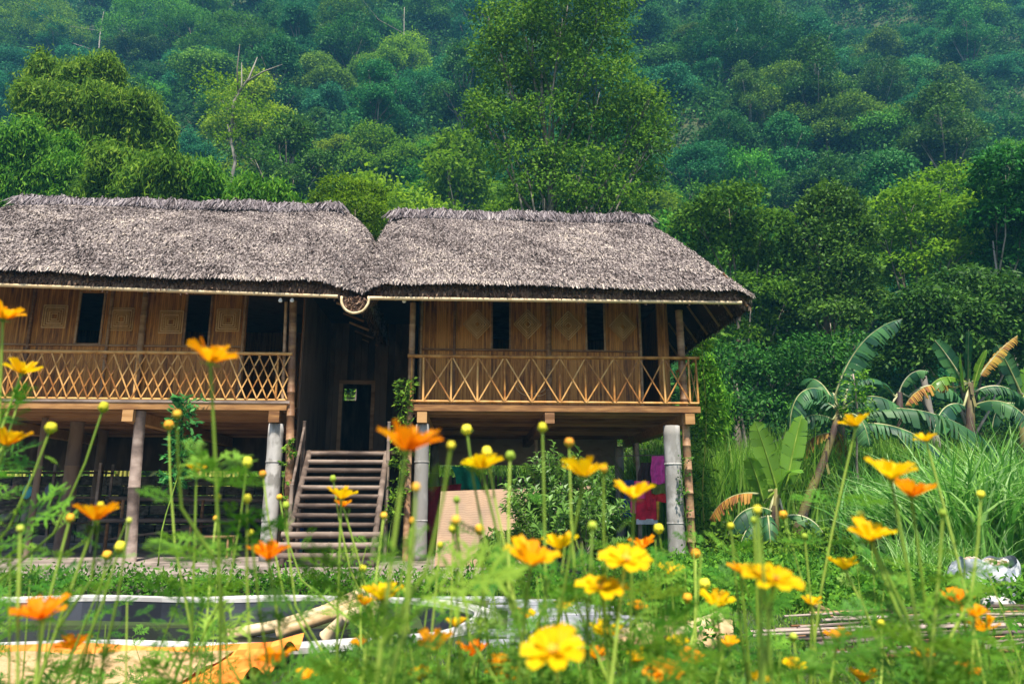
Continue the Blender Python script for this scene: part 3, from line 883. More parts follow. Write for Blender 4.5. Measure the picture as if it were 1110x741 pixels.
# string lamps under the eave
for k, (px, py, w_) in enumerate(((304, 325, 'left of the two small bulbs by the left house corner post'), (316.5, 325, 'right of the two small bulbs by the left house corner post'), (438, 325.5, 'single small white bulb under the eave above the right house corner'))):
    x, z = HP(px, py, -.6)
    B = thing('light_bulb', w_, 'bulb', Matrix.Translation(HW(x, -.6, z)), 'unlit bulbs under the eaves')
    mb = MB(HM); mb.tube([(x, -.6, z - .045), (x, -.6, z - .035), (x, -.6, z - .01), (x, -.6, z + .02), (x, -.6, z + .035)], [.008, .03, .036, .026, .014], 10)
    gm_ = surf('bulb_glass', [(.7, .7, .72), (.78, .78, .8), (.85, .85, .85)], 2, rough=.2) if k == 0 else gm_
    mb.build('glass', gm_, B)
    mb = MB(HM); mb.tube([(x, -.6, z + .036), (x, -.6, z + .10)], .016, 8); mb.tube([(x, -.6, z + .10), (x, -.6, z + .24)], .005, 5); mb.build('socket', M['darkwood'], B)
# ------------------------------------------------------------------ foliage makers
def unit(a): return a / (np.linalg.norm(a, axis=-1, keepdims=True) + 1e-9)
def leaf_quads(Pc, D, N, L, W, fold=0.0):
    """diamond leaves: centre line from Pc along D, flat in the plane with normal N"""
    S = unit(np.cross(D, N)); l = L[:, None]; w = W[:, None]
    tip = Pc + D * l
    mid = Pc + D * l * .42
    return np.stack([Pc, mid + S * w * .5 + N * fold * w, tip, mid - S * w * .5 + N * fold * w], 1)
def crown_pts(rg, lobes, n_spray, k, spray_r, flat=.5, core=.55):
    """sprays on the skins of ellipsoid lobes -> leaf centres, spray outward dirs, spray id"""
    vol = np.array([l[3] * l[4] * l[5] for l in lobes]) ** (2 / 3); pr = vol / vol.sum()
    li = rg.choice(len(lobes), n_spray, p=pr)
    Lb = np.array(lobes)[li]
    d = unit(rg.normal(0, 1, (n_spray, 3))); d[:, 2] = np.where(d[:, 2] < -.35, -d[:, 2] * .6, d[:, 2]); d = unit(d)
    rr = np.where(rg.random(n_spray) < .8, rg.uniform(.82, 1.08, n_spray), rg.uniform(core, .85, n_spray))[:, None]
    c = Lb[:, :3] + d * Lb[:, 3:6] * rr
    c = np.repeat(c, k, 0); dd = np.repeat(d, k, 0)
    off = rg.normal(0, 1, (n_spray * k, 3)) * spray_r
    # flatten along the outward direction
    off -= dd * (off * dd).sum(1, keepdims=True) * (1 - flat)
    sid = np.repeat(np.arange(n_spray), k)
    return c + off, dd, sid
def crown_mesh(name, rg, lobes, n_spray, k, spray_r, L, W, droop=.3, up=.6, flat=.5):
    Pc, dd, sid = crown_pts(rg, lobes, n_spray, k, spray_r, flat)
    n = len(Pc)
    D = unit(dd * .6 + rg.normal(0, .7, (n, 3)) + np.array([0, 0, -droop]))
    N = unit(dd * .5 + rg.normal(0, .45, (n, 3)) + np.array([0, 0, up]))
    N = unit(N - D * (N * D).sum(1, keepdims=True))
    V = leaf_quads(Pc, D, N, L * rg.uniform(.6, 1.3, n), W * rg.uniform(.7, 1.3, n))
    sr = rg.random(sid.max() + 1)
    r = np.clip(.5 * sr[sid] + .5 * rg.random(n), 0, 1)
    return quads_mesh(name, V, r)
def limb_mesh(lobes, h0, r0, rg, seed=0, lean=(0, 0)):
    mb = MB(); rnd_ = random.Random(seed)
    top = max(l[2] for l in lobes)
    tr = [(lean[0] * t + .06 * h0 * math.sin(t * 5 + seed), lean[1] * t, t * top * .8) for t in np.linspace(0, 1, 9)]
    mb.tube([(x, y, z - .4 * (i == 0)) for i, (x, y, z) in enumerate(tr)], [r0 * (1.15 - .95 * i / 8) for i in range(9)], 8)
    for l in lobes:
        hb = min(max(h0 * .6, l[2] - l[5] - .25 * top), top * .72)
        t = hb / (top * .8); i = min(int(t * 8), 7); f = t * 8 - i
        s = Vector(tr[i]).lerp(Vector(tr[i + 1]), f)
        e = Vector(l[:3]); m = (s + e) / 2 + Vector((rnd_.uniform(-.2, .2), rnd_.uniform(-.2, .2), -.12 * (e - s).length + .1))
        rr = r0 * .5 * (1 - .5 * t)
        mb.tube([s, m, e], [rr, rr * .65, rr * .25], 6)
        for _ in range(4):
            d = Vector((rnd_.uniform(-1, 1) * l[3], rnd_.uniform(-1, 1) * l[4], rnd_.uniform(-.3, 1) * l[5])) * .8
            mb.tube([m.lerp(e, .7), e + d * .5, e + d], [rr * .3, rr * .18, rr * .06], 5)
    return mb
def ell(rg, n, R_, H0, H1, lo, hi, zf=.75):
    out = []
    for i in range(n):
        a = rg.uniform(0, 2 * math.pi); t = rg.random() ** .7
        z = H0 + (H1 - H0) * rg.random()
        k = math.sin(math.pi * min(max((z - H0) / (H1 - H0) * .8 + .12, 0), 1))
        r = R_ * t * k; s = rg.uniform(lo, hi)
        out.append((r * math.cos(a), r * math.sin(a), z, s, s, s * zf))
    return out
def make_tree(name, label, cat, M_, lobes, h0, r0, leaf, bark='bark', n_spray=400, k=14, spray_r=.25, L=.2, W=.1, droop=.3, up=.6, flat=.5, seed=1, group=None, lean=(0, 0)):
    rg = np.random.default_rng(seed)
    t = thing(name, label, cat, M_, group)
    me = limb_mesh(lobes, h0, r0, rg, seed, lean)
    me.M = M_
    tk = me.build('trunk', M[bark], t)
    cr = link_mesh('crown', crown_mesh('crown', rg, lobes, n_spray, k, spray_r, L, W, droop, up, flat), M[leaf], t)
    KIDS[t] = [tk, cr]
    return t
def T3(x, y, z, s=1.0, rz=0.0, sz=None):
    return Matrix.Translation((x, y, z)) @ Matrix.Rotation(rz, 4, 'Z') @ Matrix.Diagonal((s, s, sz or s, 1))
def gz(x, y): return float(ground_z(x, y))
def at(px, Y):                              # ground point at distance Y under column px
    x = (px - 555) / FP * (CT * Y + ST * 2) 
    return x, Y, gz(x, Y)
def xw(px, py, Y): return P(px, py, Y).x

# ------------------------------------------------------------------ hillside trees: eight models, each copied
protos = []
rg0 = np.random.default_rng(5)
specs = [  # lobes, h0, r0, leaf, sprays, leaf size
    (ell(rg0, 22, 2.4, .7, 4.8, .5, 1.3, .5), 1.2, .12, 'leaf_mid', 620, .22, .12, .4),
    (ell(rg0, 26, 2.9, .6, 5.8, .5, 1.2, .5), 1.0, .14, 'leaf_dark', 740, .21, .12, .5),
    (ell(rg0, 20, 1.8, .8, 6.8, .5, 1.1, .6), 1.2, .12, 'leaf_teal', 600, .22, .11, .6),
    (ell(rg0, 22, 3.2, 1.0, 4.6, .5, 1.2, .38), 1.6, .13, 'leaf_yellow', 600, .2, .11, .2),
    (ell(rg0, 18, 3.0, .4, 2.8, .6, 1.4, .6), .6, .10, 'leaf_mid', 620, .22, .12, .6),
    (ell(rg0, 30, 2.6, .8, 8.0, .5, 1.2, .5), 1.4, .16, 'leaf_dark', 850, .2, .11, .5),
]
for i, (lb, h0, r0, lf, ns, L, W, dr) in enumerate(specs):
    # the models themselves become the first trees (moved below)
    t = make_tree('hillside_tree', 'x', 'tree', Matrix.Identity(4), lb, h0, r0, lf, n_spray=ns, k=21, spray_r=.28, L=L, W=W, droop=dr, seed=20 + i)
    protos.append(t)
names_kind = {'leaf_mid': 'mid-green', 'leaf_dark': 'dark green', 'leaf_teal': 'blue-green', 'leaf_yellow': 'yellow-green'}
def region_of(x, Y):
    px = 555 + FP * x / (CT * Y + ST * gz(x, Y)); 
    side = 'left' if px < 390 else ('middle' if px < 740 else 'right')
    band = 'lowest' if Y < 42 else ('middle' if Y < 62 else ('upper' if Y < 85 else 'topmost'))
    return side, band
spots = []
rnd2 = random.Random(99)
tries = 0
while len(spots) < 285 and tries < 60000:
    tries += 1
    Y = 31 + 82 * rnd2.random() ** .85
    z = None
    x = rnd2.uniform(-.95, .95) * Y
    z = gz(x, Y)
    dep = CT * Y + ST * z
    if abs(x) / dep > .80: continue
    dmin = 2.4 + Y * .035
    if any((x - a) ** 2 + (Y - b_) ** 2 < dmin * dmin for a, b_, *_ in spots): continue
    if Y < 36 and -6 < x < 8: continue
    spots.append((x, Y, z))
spots.sort(key=lambda q: q[1])
first = set()
for i, (x, Y, z) in enumerate(spots):
    k = rnd2.choices(range(6), [5, 3, 3, 2 if Y < 60 else 1, 5, 3])[0]
    s = rnd2.choice((rnd2.uniform(.55, .85), rnd2.uniform(.8, 1.35))) * (1 + Y * .003); rz = rnd2.uniform(0, 6.28)
    leaf = specs[k][3]
    if Y > 58 and rnd2.random() < .6: leaf = 'leaf_teal'  # distance haze put into the leaf colour of far crowns
    elif x < 2 and Y < 62 and rnd2.random() < .5: leaf = 'leaf_yellow'
    side, band = region_of(x, Y)
    pxx = 555 + FP * x / (CT * Y + ST * z)
    col = next(w for lim, w in ((130, 'at the left edge'), (260, 'above the left roof'), (390, "above the left roof's inner end"), (510, 'left of the tallest tree'), (730, 'behind the tallest tree'), (830, 'right of the tallest tree'), (970, 'above the dark round-topped tree'), (9999, 'near the right edge')) if pxx < lim)
    shape = ('bushy', 'broad', 'slim', 'flat-topped', 'low spreading', 'tall')[k]
    size = 'small' if s / (1 + Y * .003) < .75 else ('medium' if s / (1 + Y * .003) < 1.05 else 'large')
    label = '%s %s %s tree on the %s slope %s' % (size, shape, names_kind[leaf], band, col)
    grp = 'trees on the %s hill slope %s' % (band, col)
    Mx = T3(x, Y, z - .5 * s, s, rz, s * rnd2.uniform(.85, 1.2))
    p = protos[k]
    if k not in first and leaf == specs[k][3]:
        first.add(k); p.matrix_world = Mx; WM[p] = Mx; p['label'] = label; p['group'] = grp
    else:
        copy_thing(p, Mx, label, grp, {'crown': M[leaf]})
for k in range(6):
    if k not in first:
        p = protos[k]; x, Y = -40 + 12 * k, 118
        p.matrix_world = T3(x, Y, gz(x, Y) - .5); p['label'] = '%s %s tree at the very top of the hill' % (('bushy', 'broad', 'slim', 'flat-topped', 'low spreading', 'tall')[k], names_kind[specs[k][3]])

# undergrowth over the whole hill: clumps of leaves
def hill_cover(name, n_cl, k, y0, y1, L, W, rad, seed, mat, lab, hmul=1.0, xf=None):
    rg = np.random.default_rng(seed)
    Y = y0 + (y1 - y0) * rg.random(n_cl) ** .8
    X = rg.uniform(-1.12, 1.05, n_cl) * Y
    if xf is not None:
        m = xf(X, Y); X, Y = X[m], Y[m]
    n = len(X)
    Z = ground_z(X, Y)
    sc = (rg.uniform(.5, 1.5, n) ** 1.5)
    cid = np.repeat(np.arange(n), k)
    d = unit(rg.normal(0, 1, (n * k, 3))); d[:, 2] = np.abs(d[:, 2])
    Pc = np.stack([X, Y, Z], -1)[cid] + d * (rad * sc[cid] * rg.uniform(.7, 1.1, n * k))[:, None] * np.array([1, 1, 1.1 * hmul])
    D = unit(d * .5 + rg.normal(0, .6, d.shape) + np.array([0, 0, -.15])); N = unit(d * .6 + rg.normal(0, .4, d.shape) + np.array([0, -.2, .5]))
    N = unit(N - D * (N * D).sum(1, keepdims=True))
    fs = (1 + Pc[:, 1] * .006)
    V = leaf_quads(Pc, D, N, L * fs * rg.uniform(.6, 1.4, n * k), W * fs * rg.uniform(.7, 1.3, n * k))
    r = np.clip(.55 * rg.random(n)[cid] + .45 * rg.random(n * k), 0, 1)
    return tag(link_mesh(name, quads_mesh(name, V, r), M[mat]), lab, 'undergrowth', kind='stuff')
hill_cover('undergrowth', 25000, 42, 30, 124, .30, .19, 1.35, 3, 'undergrowth', 'mass of shrubs and creepers covering the hill between the trees')
hill_cover('embankment_scrub', 3200, 40, 20.3, 34, .16, .09, .55, 4, 'leaf_mid', 'low green scrub on the bank behind the houses')

# ------------------------------------------------------------------ single trees one can point at
def lobes_px(Y, items, base):
    """items: (px, py, rx_px, rz_px) seen at distance Y -> lobes relative to base"""
    out = []
    r_ = random.Random(int(Y * 10 + len(items)))
    for px, py, rx, rz in items:
        yy = Y + r_.uniform(-.6, .6) * rx / 30
        p = P(px, py, yy); dep = CT * yy + ST * (p.z - CZ)
        out.append((p.x - base[0], p.y - base[1], p.z - base[2], rx * dep / FP, rx * dep / FP, rz * dep / FP))
    return out
def px_tree(name, label, cat, Y, bx, items, leaf, **kw):
    if kw.pop('auto', False):               # stand it where the slope carries its lowest leaves
        lo = max(i_[1] + i_[3] for i_ in items) + 5
        for yy in np.arange(24, 120, .25):
            p_ = P(bx, lo, yy)
            if gz(p_.x, yy) > p_.z: break
        Y = float(yy)
    x = xw(bx, 400, Y); base = (x, Y, gz(x, Y) - .1)
    lb = lobes_px(Y, items, base)
    return make_tree(name, label, cat, Matrix.Translation(base), lb, kw.pop('h0', 2), kw.pop('r0', .2), leaf, **kw)

big = [(610, 20, 48, 30), (655, 10, 32, 26), (570, 40, 38, 28), (640, 55, 45, 28), (540, 60, 28, 22), (600, 85, 45, 26), (560, 100, 40, 25), (650, 100, 45, 26),
       (690, 125, 32, 26), (545, 140, 35, 25), (600, 140, 45, 28), (655, 150, 44, 28), (700, 165, 24, 26), (570, 180, 40, 26), (625, 190, 45, 26), (680, 200, 36, 26), (590, 215, 50, 20), (650, 225, 50, 20), (620, -30, 50, 30), (530, 20, 20, 20), (575, -5, 30, 20),
       (520, 120, 16, 18), (712, 140, 14, 20), (705, 110, 16, 14)]
px_tree('broadleaf_tree', 'tallest tree, airy green crown rising right above the thatched roof of the right house', 'tree', 27, 596, big, 'leaf_fresh', 
        n_spray=3100, k=13, spray_r=.24, L=.17, W=.09, droop=.7, h0=4, r0=.2, bark='bark_pale', seed=31, flat=.9)
px_tree('broadleaf_tree', 'dense dark round-topped tree between the roof corner and the wide glossy tree', 'tree', 24, 902,
        [(900, 235, 34, 26), (885, 265, 28, 26), (920, 262, 30, 28), (905, 300, 42, 28), (880, 320, 26, 24), (930, 330, 28, 26), (900, 350, 36, 22), (895, 215, 20, 14)], 'leaf_dark',
        n_spray=900, k=18, spray_r=.17, L=.15, W=.09, h0=2, r0=.13, seed=32)
px_tree('broadleaf_tree', 'wide dark glossy tree standing behind the banana plants near the right edge', 'tree', 21, 1045,
        [(1045, 318, 50, 22), (1000, 335, 38, 22), (1085, 330, 36, 24), (1030, 350, 48, 26), (985, 365, 28, 22), (1070, 365, 44, 26), (1110, 360, 36, 26), (1025, 385, 48, 22), (1090, 395, 40, 20), (980, 395, 26, 18)], 'leaf_dark',
        n_spray=1300, k=18, spray_r=.16, L=.17, W=.075, droop=.7, h0=1.8, r0=.13, seed=33)
px_tree('broadleaf_tree', 'light green layered tree directly above the wide glossy tree', 'tree', 27, 1005,
        [(1020, 205, 42, 18), (980, 225, 36, 18), (1050, 235, 38, 20), (1000, 255, 46, 20), (960, 260, 26, 18), (1060, 270, 34, 18), (1020, 285, 50, 18), (975, 295, 28, 18)], 'leaf_yellow',
        n_spray=900, k=16, spray_r=.2, L=.18, W=.1, h0=3, r0=.15, seed=34, flat=.4)
px_tree('broadleaf_tree', 'bright layered tree just beyond the right roof hip', 'tree', 25, 800,
        [(790, 225, 38, 18), (760, 245, 34, 18), (825, 255, 36, 20), (790, 275, 42, 20), (840, 290, 32, 20), (815, 320, 40, 18), (850, 330, 28, 18), (835, 360, 36, 18), (800, 375, 36, 18)], 'leaf_mid',
        n_spray=1000, k=16, spray_r=.19, L=.18, W=.1, h0=3, r0=.14, seed=35, flat=.4)
px_tree('feathery_tree', 'small bright tree with flat feathery layers in the notch between the two roofs', 'tree', 22, 385,
        [(372, 203, 26, 5), (395, 212, 24, 5), (360, 218, 22, 5), (385, 227, 32, 6), (405, 236, 22, 5), (375, 243, 30, 6), (400, 255, 24, 6)], 'leaf_yellow',
        n_spray=520, k=16, spray_r=.16, L=.12, W=.06, droop=.2, up=1.5, h0=3, r0=.08, seed=36, flat=.25)
px_tree('broadleaf_tree', 'very dark shaded tree low behind the tall grass left of the banana plants', 'tree', 22, 800,
        [(790, 400, 44, 26), (840, 410, 44, 26), (880, 390, 40, 26), (770, 440, 34, 20), (820, 450, 44, 22), (870, 440, 44, 24), (920, 420, 40, 26), (930, 380, 30, 20)], 'leaf_dark',
        n_spray=900, k=16, spray_r=.2, L=.15, W=.07, droop=.8, h0=1.2, r0=.1, seed=37)
px_tree('broadleaf_tree', 'dark glossy mass of leaves at the right edge above the far bananas', 'tree', 24, 1100,
        [(1090, 190, 34, 26), (1110, 220, 40, 26), (1080, 240, 30, 20), (1120, 260, 40, 26), (1095, 285, 36, 20)], 'leaf_dark',
        n_spray=700, k=16, spray_r=.2, L=.2, W=.09, droop=.6, h0=2, r0=.12, seed=38)
for j, (Y, bx, items, lf, lab) in enumerate([
    (44, 425, [(372, 20, 26, 26), (365, 50, 24, 26), (385, -10, 30, 26), (350, 40, 16, 20), (388, 50, 14, 20)], 'leaf_mid', 'tall tree column wrapped in creepers at the top edge above the two roofs'),
    (38, 360, [(345, 78, 22, 16), (360, 95, 26, 18), (335, 100, 18, 16)], 'leaf_mid', 'rounded tree in mid slope below the creeper-wrapped column'),
    (37, 405, [(402, 80, 22, 18), (415, 100, 22, 20), (395, 110, 22, 16), (420, 65, 12, 14)], 'leaf_bamboo', 'pale plumed tree in mid slope right of the rounded tree'),
    (35, 445, [(440, 195, 30, 16), (470, 175, 24, 18), (425, 215, 26, 14), (480, 205, 26, 18)], 'leaf_mid', 'loose mid-green tree behind the left end of the right roof'),
    (40, 850, [(850, 95, 34, 18), (880, 115, 32, 20), (825, 120, 30, 20), (860, 140, 36, 18)], 'leaf_mid', 'broad crowned tree in the middle of the right slope'),
    (38, 920, [(915, 125, 30, 18), (945, 140, 34, 18), (900, 150, 26, 16), (970, 155, 26, 14)], 'leaf_mid', 'broad crowned tree right of the middle of the right slope'),
    (46, 800, [(800, 30, 38, 20), (770, 50, 30, 20), (835, 45, 34, 20), (800, 70, 40, 18)], 'leaf_dark', 'dark spreading tree high on the right slope right of the tallest tree'),
    (46, 990, [(985, 90, 30, 20), (1010, 105, 26, 20), (960, 105, 26, 18)], 'leaf_teal', 'bluish rounded tree high on the right slope near the right edge'),
    (36, 60, [(45, 20, 36, 24), (15, 40, 30, 24), (70, 45, 30, 20), (20, 0, 34, 20)], 'leaf_yellow', 'yellowish tree in the top left corner above the bamboo'),
    (40, 180, [(170, 20, 40, 20), (140, 40, 30, 18), (205, 30, 30, 18)], 'leaf_mid', 'mid-green tree at the top edge above the bamboo clumps'),
    (42, 270, [(260, 45, 44, 12), (225, 60, 30, 12), (300, 55, 36, 12), (330, 62, 24, 10)], 'leaf_mid', 'flat-topped tree with pale bare limbs showing below its crown')]):
    px_tree('broadleaf_tree', lab, 'tree', Y, bx, items, lf, n_spray=700 + 120 * len(items), k=15, spray_r=.3, L=.26, W=.15, h0=1.2, r0=.14, seed=50 + j, auto=True, bark='bark_pale' if 'pale' in lab else 'bark')
# nearly bare tree with pale limbs
base = (xw(232, 120, 36), 36, gz(xw(232, 120, 36), 36))
bt = thing('bare_tree', 'thin pale tree with mostly bare forked limbs on the left slope', 'tree', Matrix.Translation(base))
mb = MB()
q = lambda px, py, dy=0: P(px, py, 36 + dy)
mb.tube([Vector(base), q(255, 175), q(250, 150), q(247, 135)], [.10, .09, .07, .04], 6)
mb.tube([q(250, 150), q(254, 110), q(262, 95), q(262, 68)], [.09, .08, .05, .02], 6)
mb.tube([q(254, 107), q(270, 85), q(279, 62)], [.08, .06, .02], 6); mb.tube([q(266, 90), q(285, 78), q(306, 70)], [.06, .04, .015], 6)
mb.tube([q(258, 100), q(257, 75), q(260, 48)], [.05, .04, .015], 6)
mb.build('trunk', M['bark_pale'], bt)
rgx = np.random.default_rng(8)
lb = lobes_px(36, [(230, 90, 22, 8), (250, 100, 20, 8), (270, 120, 22, 8), (245, 130, 20, 8), (285, 128, 18, 6), (255, 155, 20, 8)], base)
link_mesh('crown', crown_mesh('crown', rgx, lb, 150, 12, .3, .18, .1), M['leaf_yellow'], bt)
# ------------------------------------------------------------------ bamboo clumps, left
def bamboo_clump(label, Y, bx, heads, seed, n_per=9, mat='leaf_bamboo', name='bamboo_clump', L=.25, W=.05):
    """heads: (px, py, r_px): plumes the culms arch over into"""
    rg = np.random.default_rng(seed); rr = random.Random(seed)
    x = xw(bx, 300, Y); base = Vector((x, Y, gz(x, Y)))
    t = thing(name, label, 'bamboo', Matrix.Translation(base))
    PC, DD, RR = [], [], []
    for hi, (px, py, rpx) in enumerate(heads):
        c = P(px, py, Y + rr.uniform(-.8, .8)); rad = .86 * rpx * (CT * Y + ST * (c.z - CZ)) / FP
        mb = MB()
        for i in range(n_per):
            a = rr.uniform(0, 6.28); tip = c + Vector((math.cos(a) * rad, math.sin(a) * rad * .8, -rad * rr.uniform(.2, .9)))
            top = c + Vector((math.cos(a) * rad * .35, math.sin(a) * rad * .3, rad * rr.uniform(.5, 1.0)))
            b0 = base + Vector((rr.uniform(-.6, .6), rr.uniform(-.4, .4), -.1))
            pts = []
            for k in range(13):
                s = k / 12
                p = b0 * (1 - s) ** 3 + (b0 * .25 + top * .75) * 3 * s * (1 - s) ** 2 + (top + Vector((0, 0, rad * .55))) * 3 * s * s * (1 - s) + tip * s ** 3
                pts.append(p)
            mb.tube(pts, [.045 * (1 - .8 * k / 12) for k in range(13)], 5, cap=False)
            m = 115
            s = rg.uniform(.42, 1, m); ii = np.minimum((s * 12).astype(int), 11); f = s * 12 - ii
            A = np.array([tuple(p) for p in pts]); q_ = A[ii] * (1 - f[:, None]) + A[ii + 1] * f[:, None]
            sc = q_ + rg.normal(0, rad * .13, (m, 3)) - np.array([0, 0, .05])
            kk = 16
            p2 = np.repeat(sc, kk, 0) + rg.normal(0, .14, (m * kk, 3)) * np.array([1, 1, 1.5])
            PC.append(p2); RR.append(np.repeat(rg.random(m), kk))
        mb.build('culms', M['culm'], t)
    Pc = np.concatenate(PC); n = len(Pc)
    D = unit(rg.normal(0, .45, (n, 3)) + np.array([0, -.1, -.9])); N = unit(rg.normal(0, .6, (n, 3)) + np.array([0, -.4, .4])); N = unit(N - D * (N * D).sum(1, keepdims=True))
    V = leaf_quads(Pc - np.array(base), D, N, L * rg.uniform(.6, 1.3, n), W * rg.uniform(.8, 1.5, n))
    link_mesh('foliage', quads_mesh('foliage', V, np.clip(.6 * np.concatenate(RR) + .4 * rg.random(n), 0, 1)), M[mat], t)
    return t
bamboo_clump('tallest rounded bamboo clump on the left, its plumes arching above the others', 27, 90, [(70, 72, 34), (45, 100, 30), (100, 100, 34), (75, 125, 34), (140, 105, 26), (115, 70, 20)], 61, 10)
bamboo_clump('bamboo clump with drooping plumes right of the tallest clump', 28, 165, [(150, 100, 26), (165, 130, 24), (135, 140, 28), (170, 160, 22)], 62, 9)
bamboo_clump('pale grey-green bamboo clump low at left below the tallest clump', 25, 55, [(50, 145, 34), (30, 175, 30), (75, 180, 30), (10, 150, 22), (60, 205, 28)], 63, 10)
bamboo_clump('bamboo clump directly behind the middle of the left roof', 24, 150, [(130, 170, 30), (160, 190, 34), (185, 175, 26), (110, 200, 28), (190, 205, 26)], 64, 10)
bamboo_clump('bright low bamboo clump just above the right half of the left roof ridge', 24, 250, [(225, 190, 26), (250, 200, 28), (280, 205, 26), (305, 212, 22), (215, 215, 22)], 65, 9)
bamboo_clump('small bamboo plume hanging at the far left edge', 26, 0, [(5, 200, 28), (15, 225, 24), (-20, 170, 30)], 66, 8)
bamboo_clump('loose bamboo beside the corner of the right house, reaching the railing', 17.5, 775, [(762, 395, 9), (768, 425, 9)], 67, 2, L=.12, W=.03)

# slender young bamboo with yellow stem in front of the right house corner
def slender(label, X0, top, seed, mat='leaf_bamboo', stemm='culm', L=.13, W=.03, spread=.18, m=70, r=.014, name='young_bamboo', cat='bamboo', s0=.1):
    rg = np.random.default_rng(seed)
    t = thing(name, label, cat, Matrix.Translation(X0))
    mb = MB(); A = np.array([tuple(Vector(X0).lerp(Vector(top), k / 10) + Vector((.04 * math.sin(k * .9 + seed), 0, 0))) for k in range(11)])
    mb.tube([tuple(a) for a in A], [r * (1 - .06 * k) for k in range(11)], 6); mb.build('culm' if 'bamboo' in name else 'stem', M[stemm], t)
    s = rg.uniform(s0, 1, m); ii = np.minimum((s * 10).astype(int), 9); f = (s * 10 - ii)[:, None]
    q_ = A[ii] * (1 - f) + A[ii + 1] * f
    a = rg.uniform(0, 6.28, m); out = np.stack([np.cos(a), np.sin(a), rg.uniform(-.3, .6, m)], -1)
    kk = 9
    u = rg.uniform(.2, 1, m * kk)[:, None]
    Pc = np.repeat(q_, kk, 0) + np.repeat(out, kk, 0) * u * spread + rg.normal(0, .02, (m * kk, 3))
    n = len(Pc)
    D = unit(np.repeat(out, kk, 0) * .8 + rg.normal(0, .5, (n, 3)) + np.array([0, 0, -.3])); N = unit(rg.normal(0, .6, (n, 3)) + np.array([0, -.5, .6])); N = unit(N - D * (N * D).sum(1, keepdims=True))
    V = leaf_quads(Pc - np.array(X0), D, N, L * rg.uniform(.6, 1.3, n), W * rg.uniform(.8, 1.4, n))
    link_mesh('foliage', quads_mesh('foliage', V, rg.random(n)), M[mat], t)
    return t
slender('slender young bamboo with yellow stem just right of the right house', tuple(G(764, 603, -.1)), tuple(P(763, 372, 13.2)), 71, spread=.26, m=150, L=.13, W=.035)
slender('slim leafy sapling standing before the dark space under the left house', tuple(HW(*[HP(172, 600, -.6)[0], -.6, 0])), tuple(P(207, 432, 12.4)), 72, 'leaf_teal', 'stem', .14, .045, .22, 85, .014, 'sapling', 'plant', .45)
slender('leafy creeper climbing the corner post left of the right house', tuple(HW(RX0 - .28, -.12, 0)), tuple(P(441, 412, 12.8)), 73, 'leaf_mid', 'stem', .10, .035, .15, 100, .008, 'creeper', 'creeper', .2)
slender('thin creeper winding round the concrete post at the right corner', tuple(HW(xr + .05, -.08, -.1)), tuple(HW(xr + .12, -.06, 1.75)), 74, 'leaf_dark', 'stem', .05, .03, .10, 26, .005, 'creeper', 'creeper', .3)
slender('small vine on the bamboo post beside the left house corner', tuple(HW(HP(309, 560, 0)[0], -.05, .3)), tuple(P(311, 478, 12.7)), 75, 'leaf_mid', 'stem', .08, .04, .12, 16, .005, 'creeper', 'creeper', .3)
slender('pole-thin shrub with lime seed sprays beside the large banana plant', tuple(G(922, 600, -.1) + Vector((0, -.6, 0))), tuple(P(925, 405, 15.2)), 76, 'leaf_bamboo', 'greywood', .09, .03, .34, 95, .035, 'lime_shrub', 'shrub', .72)

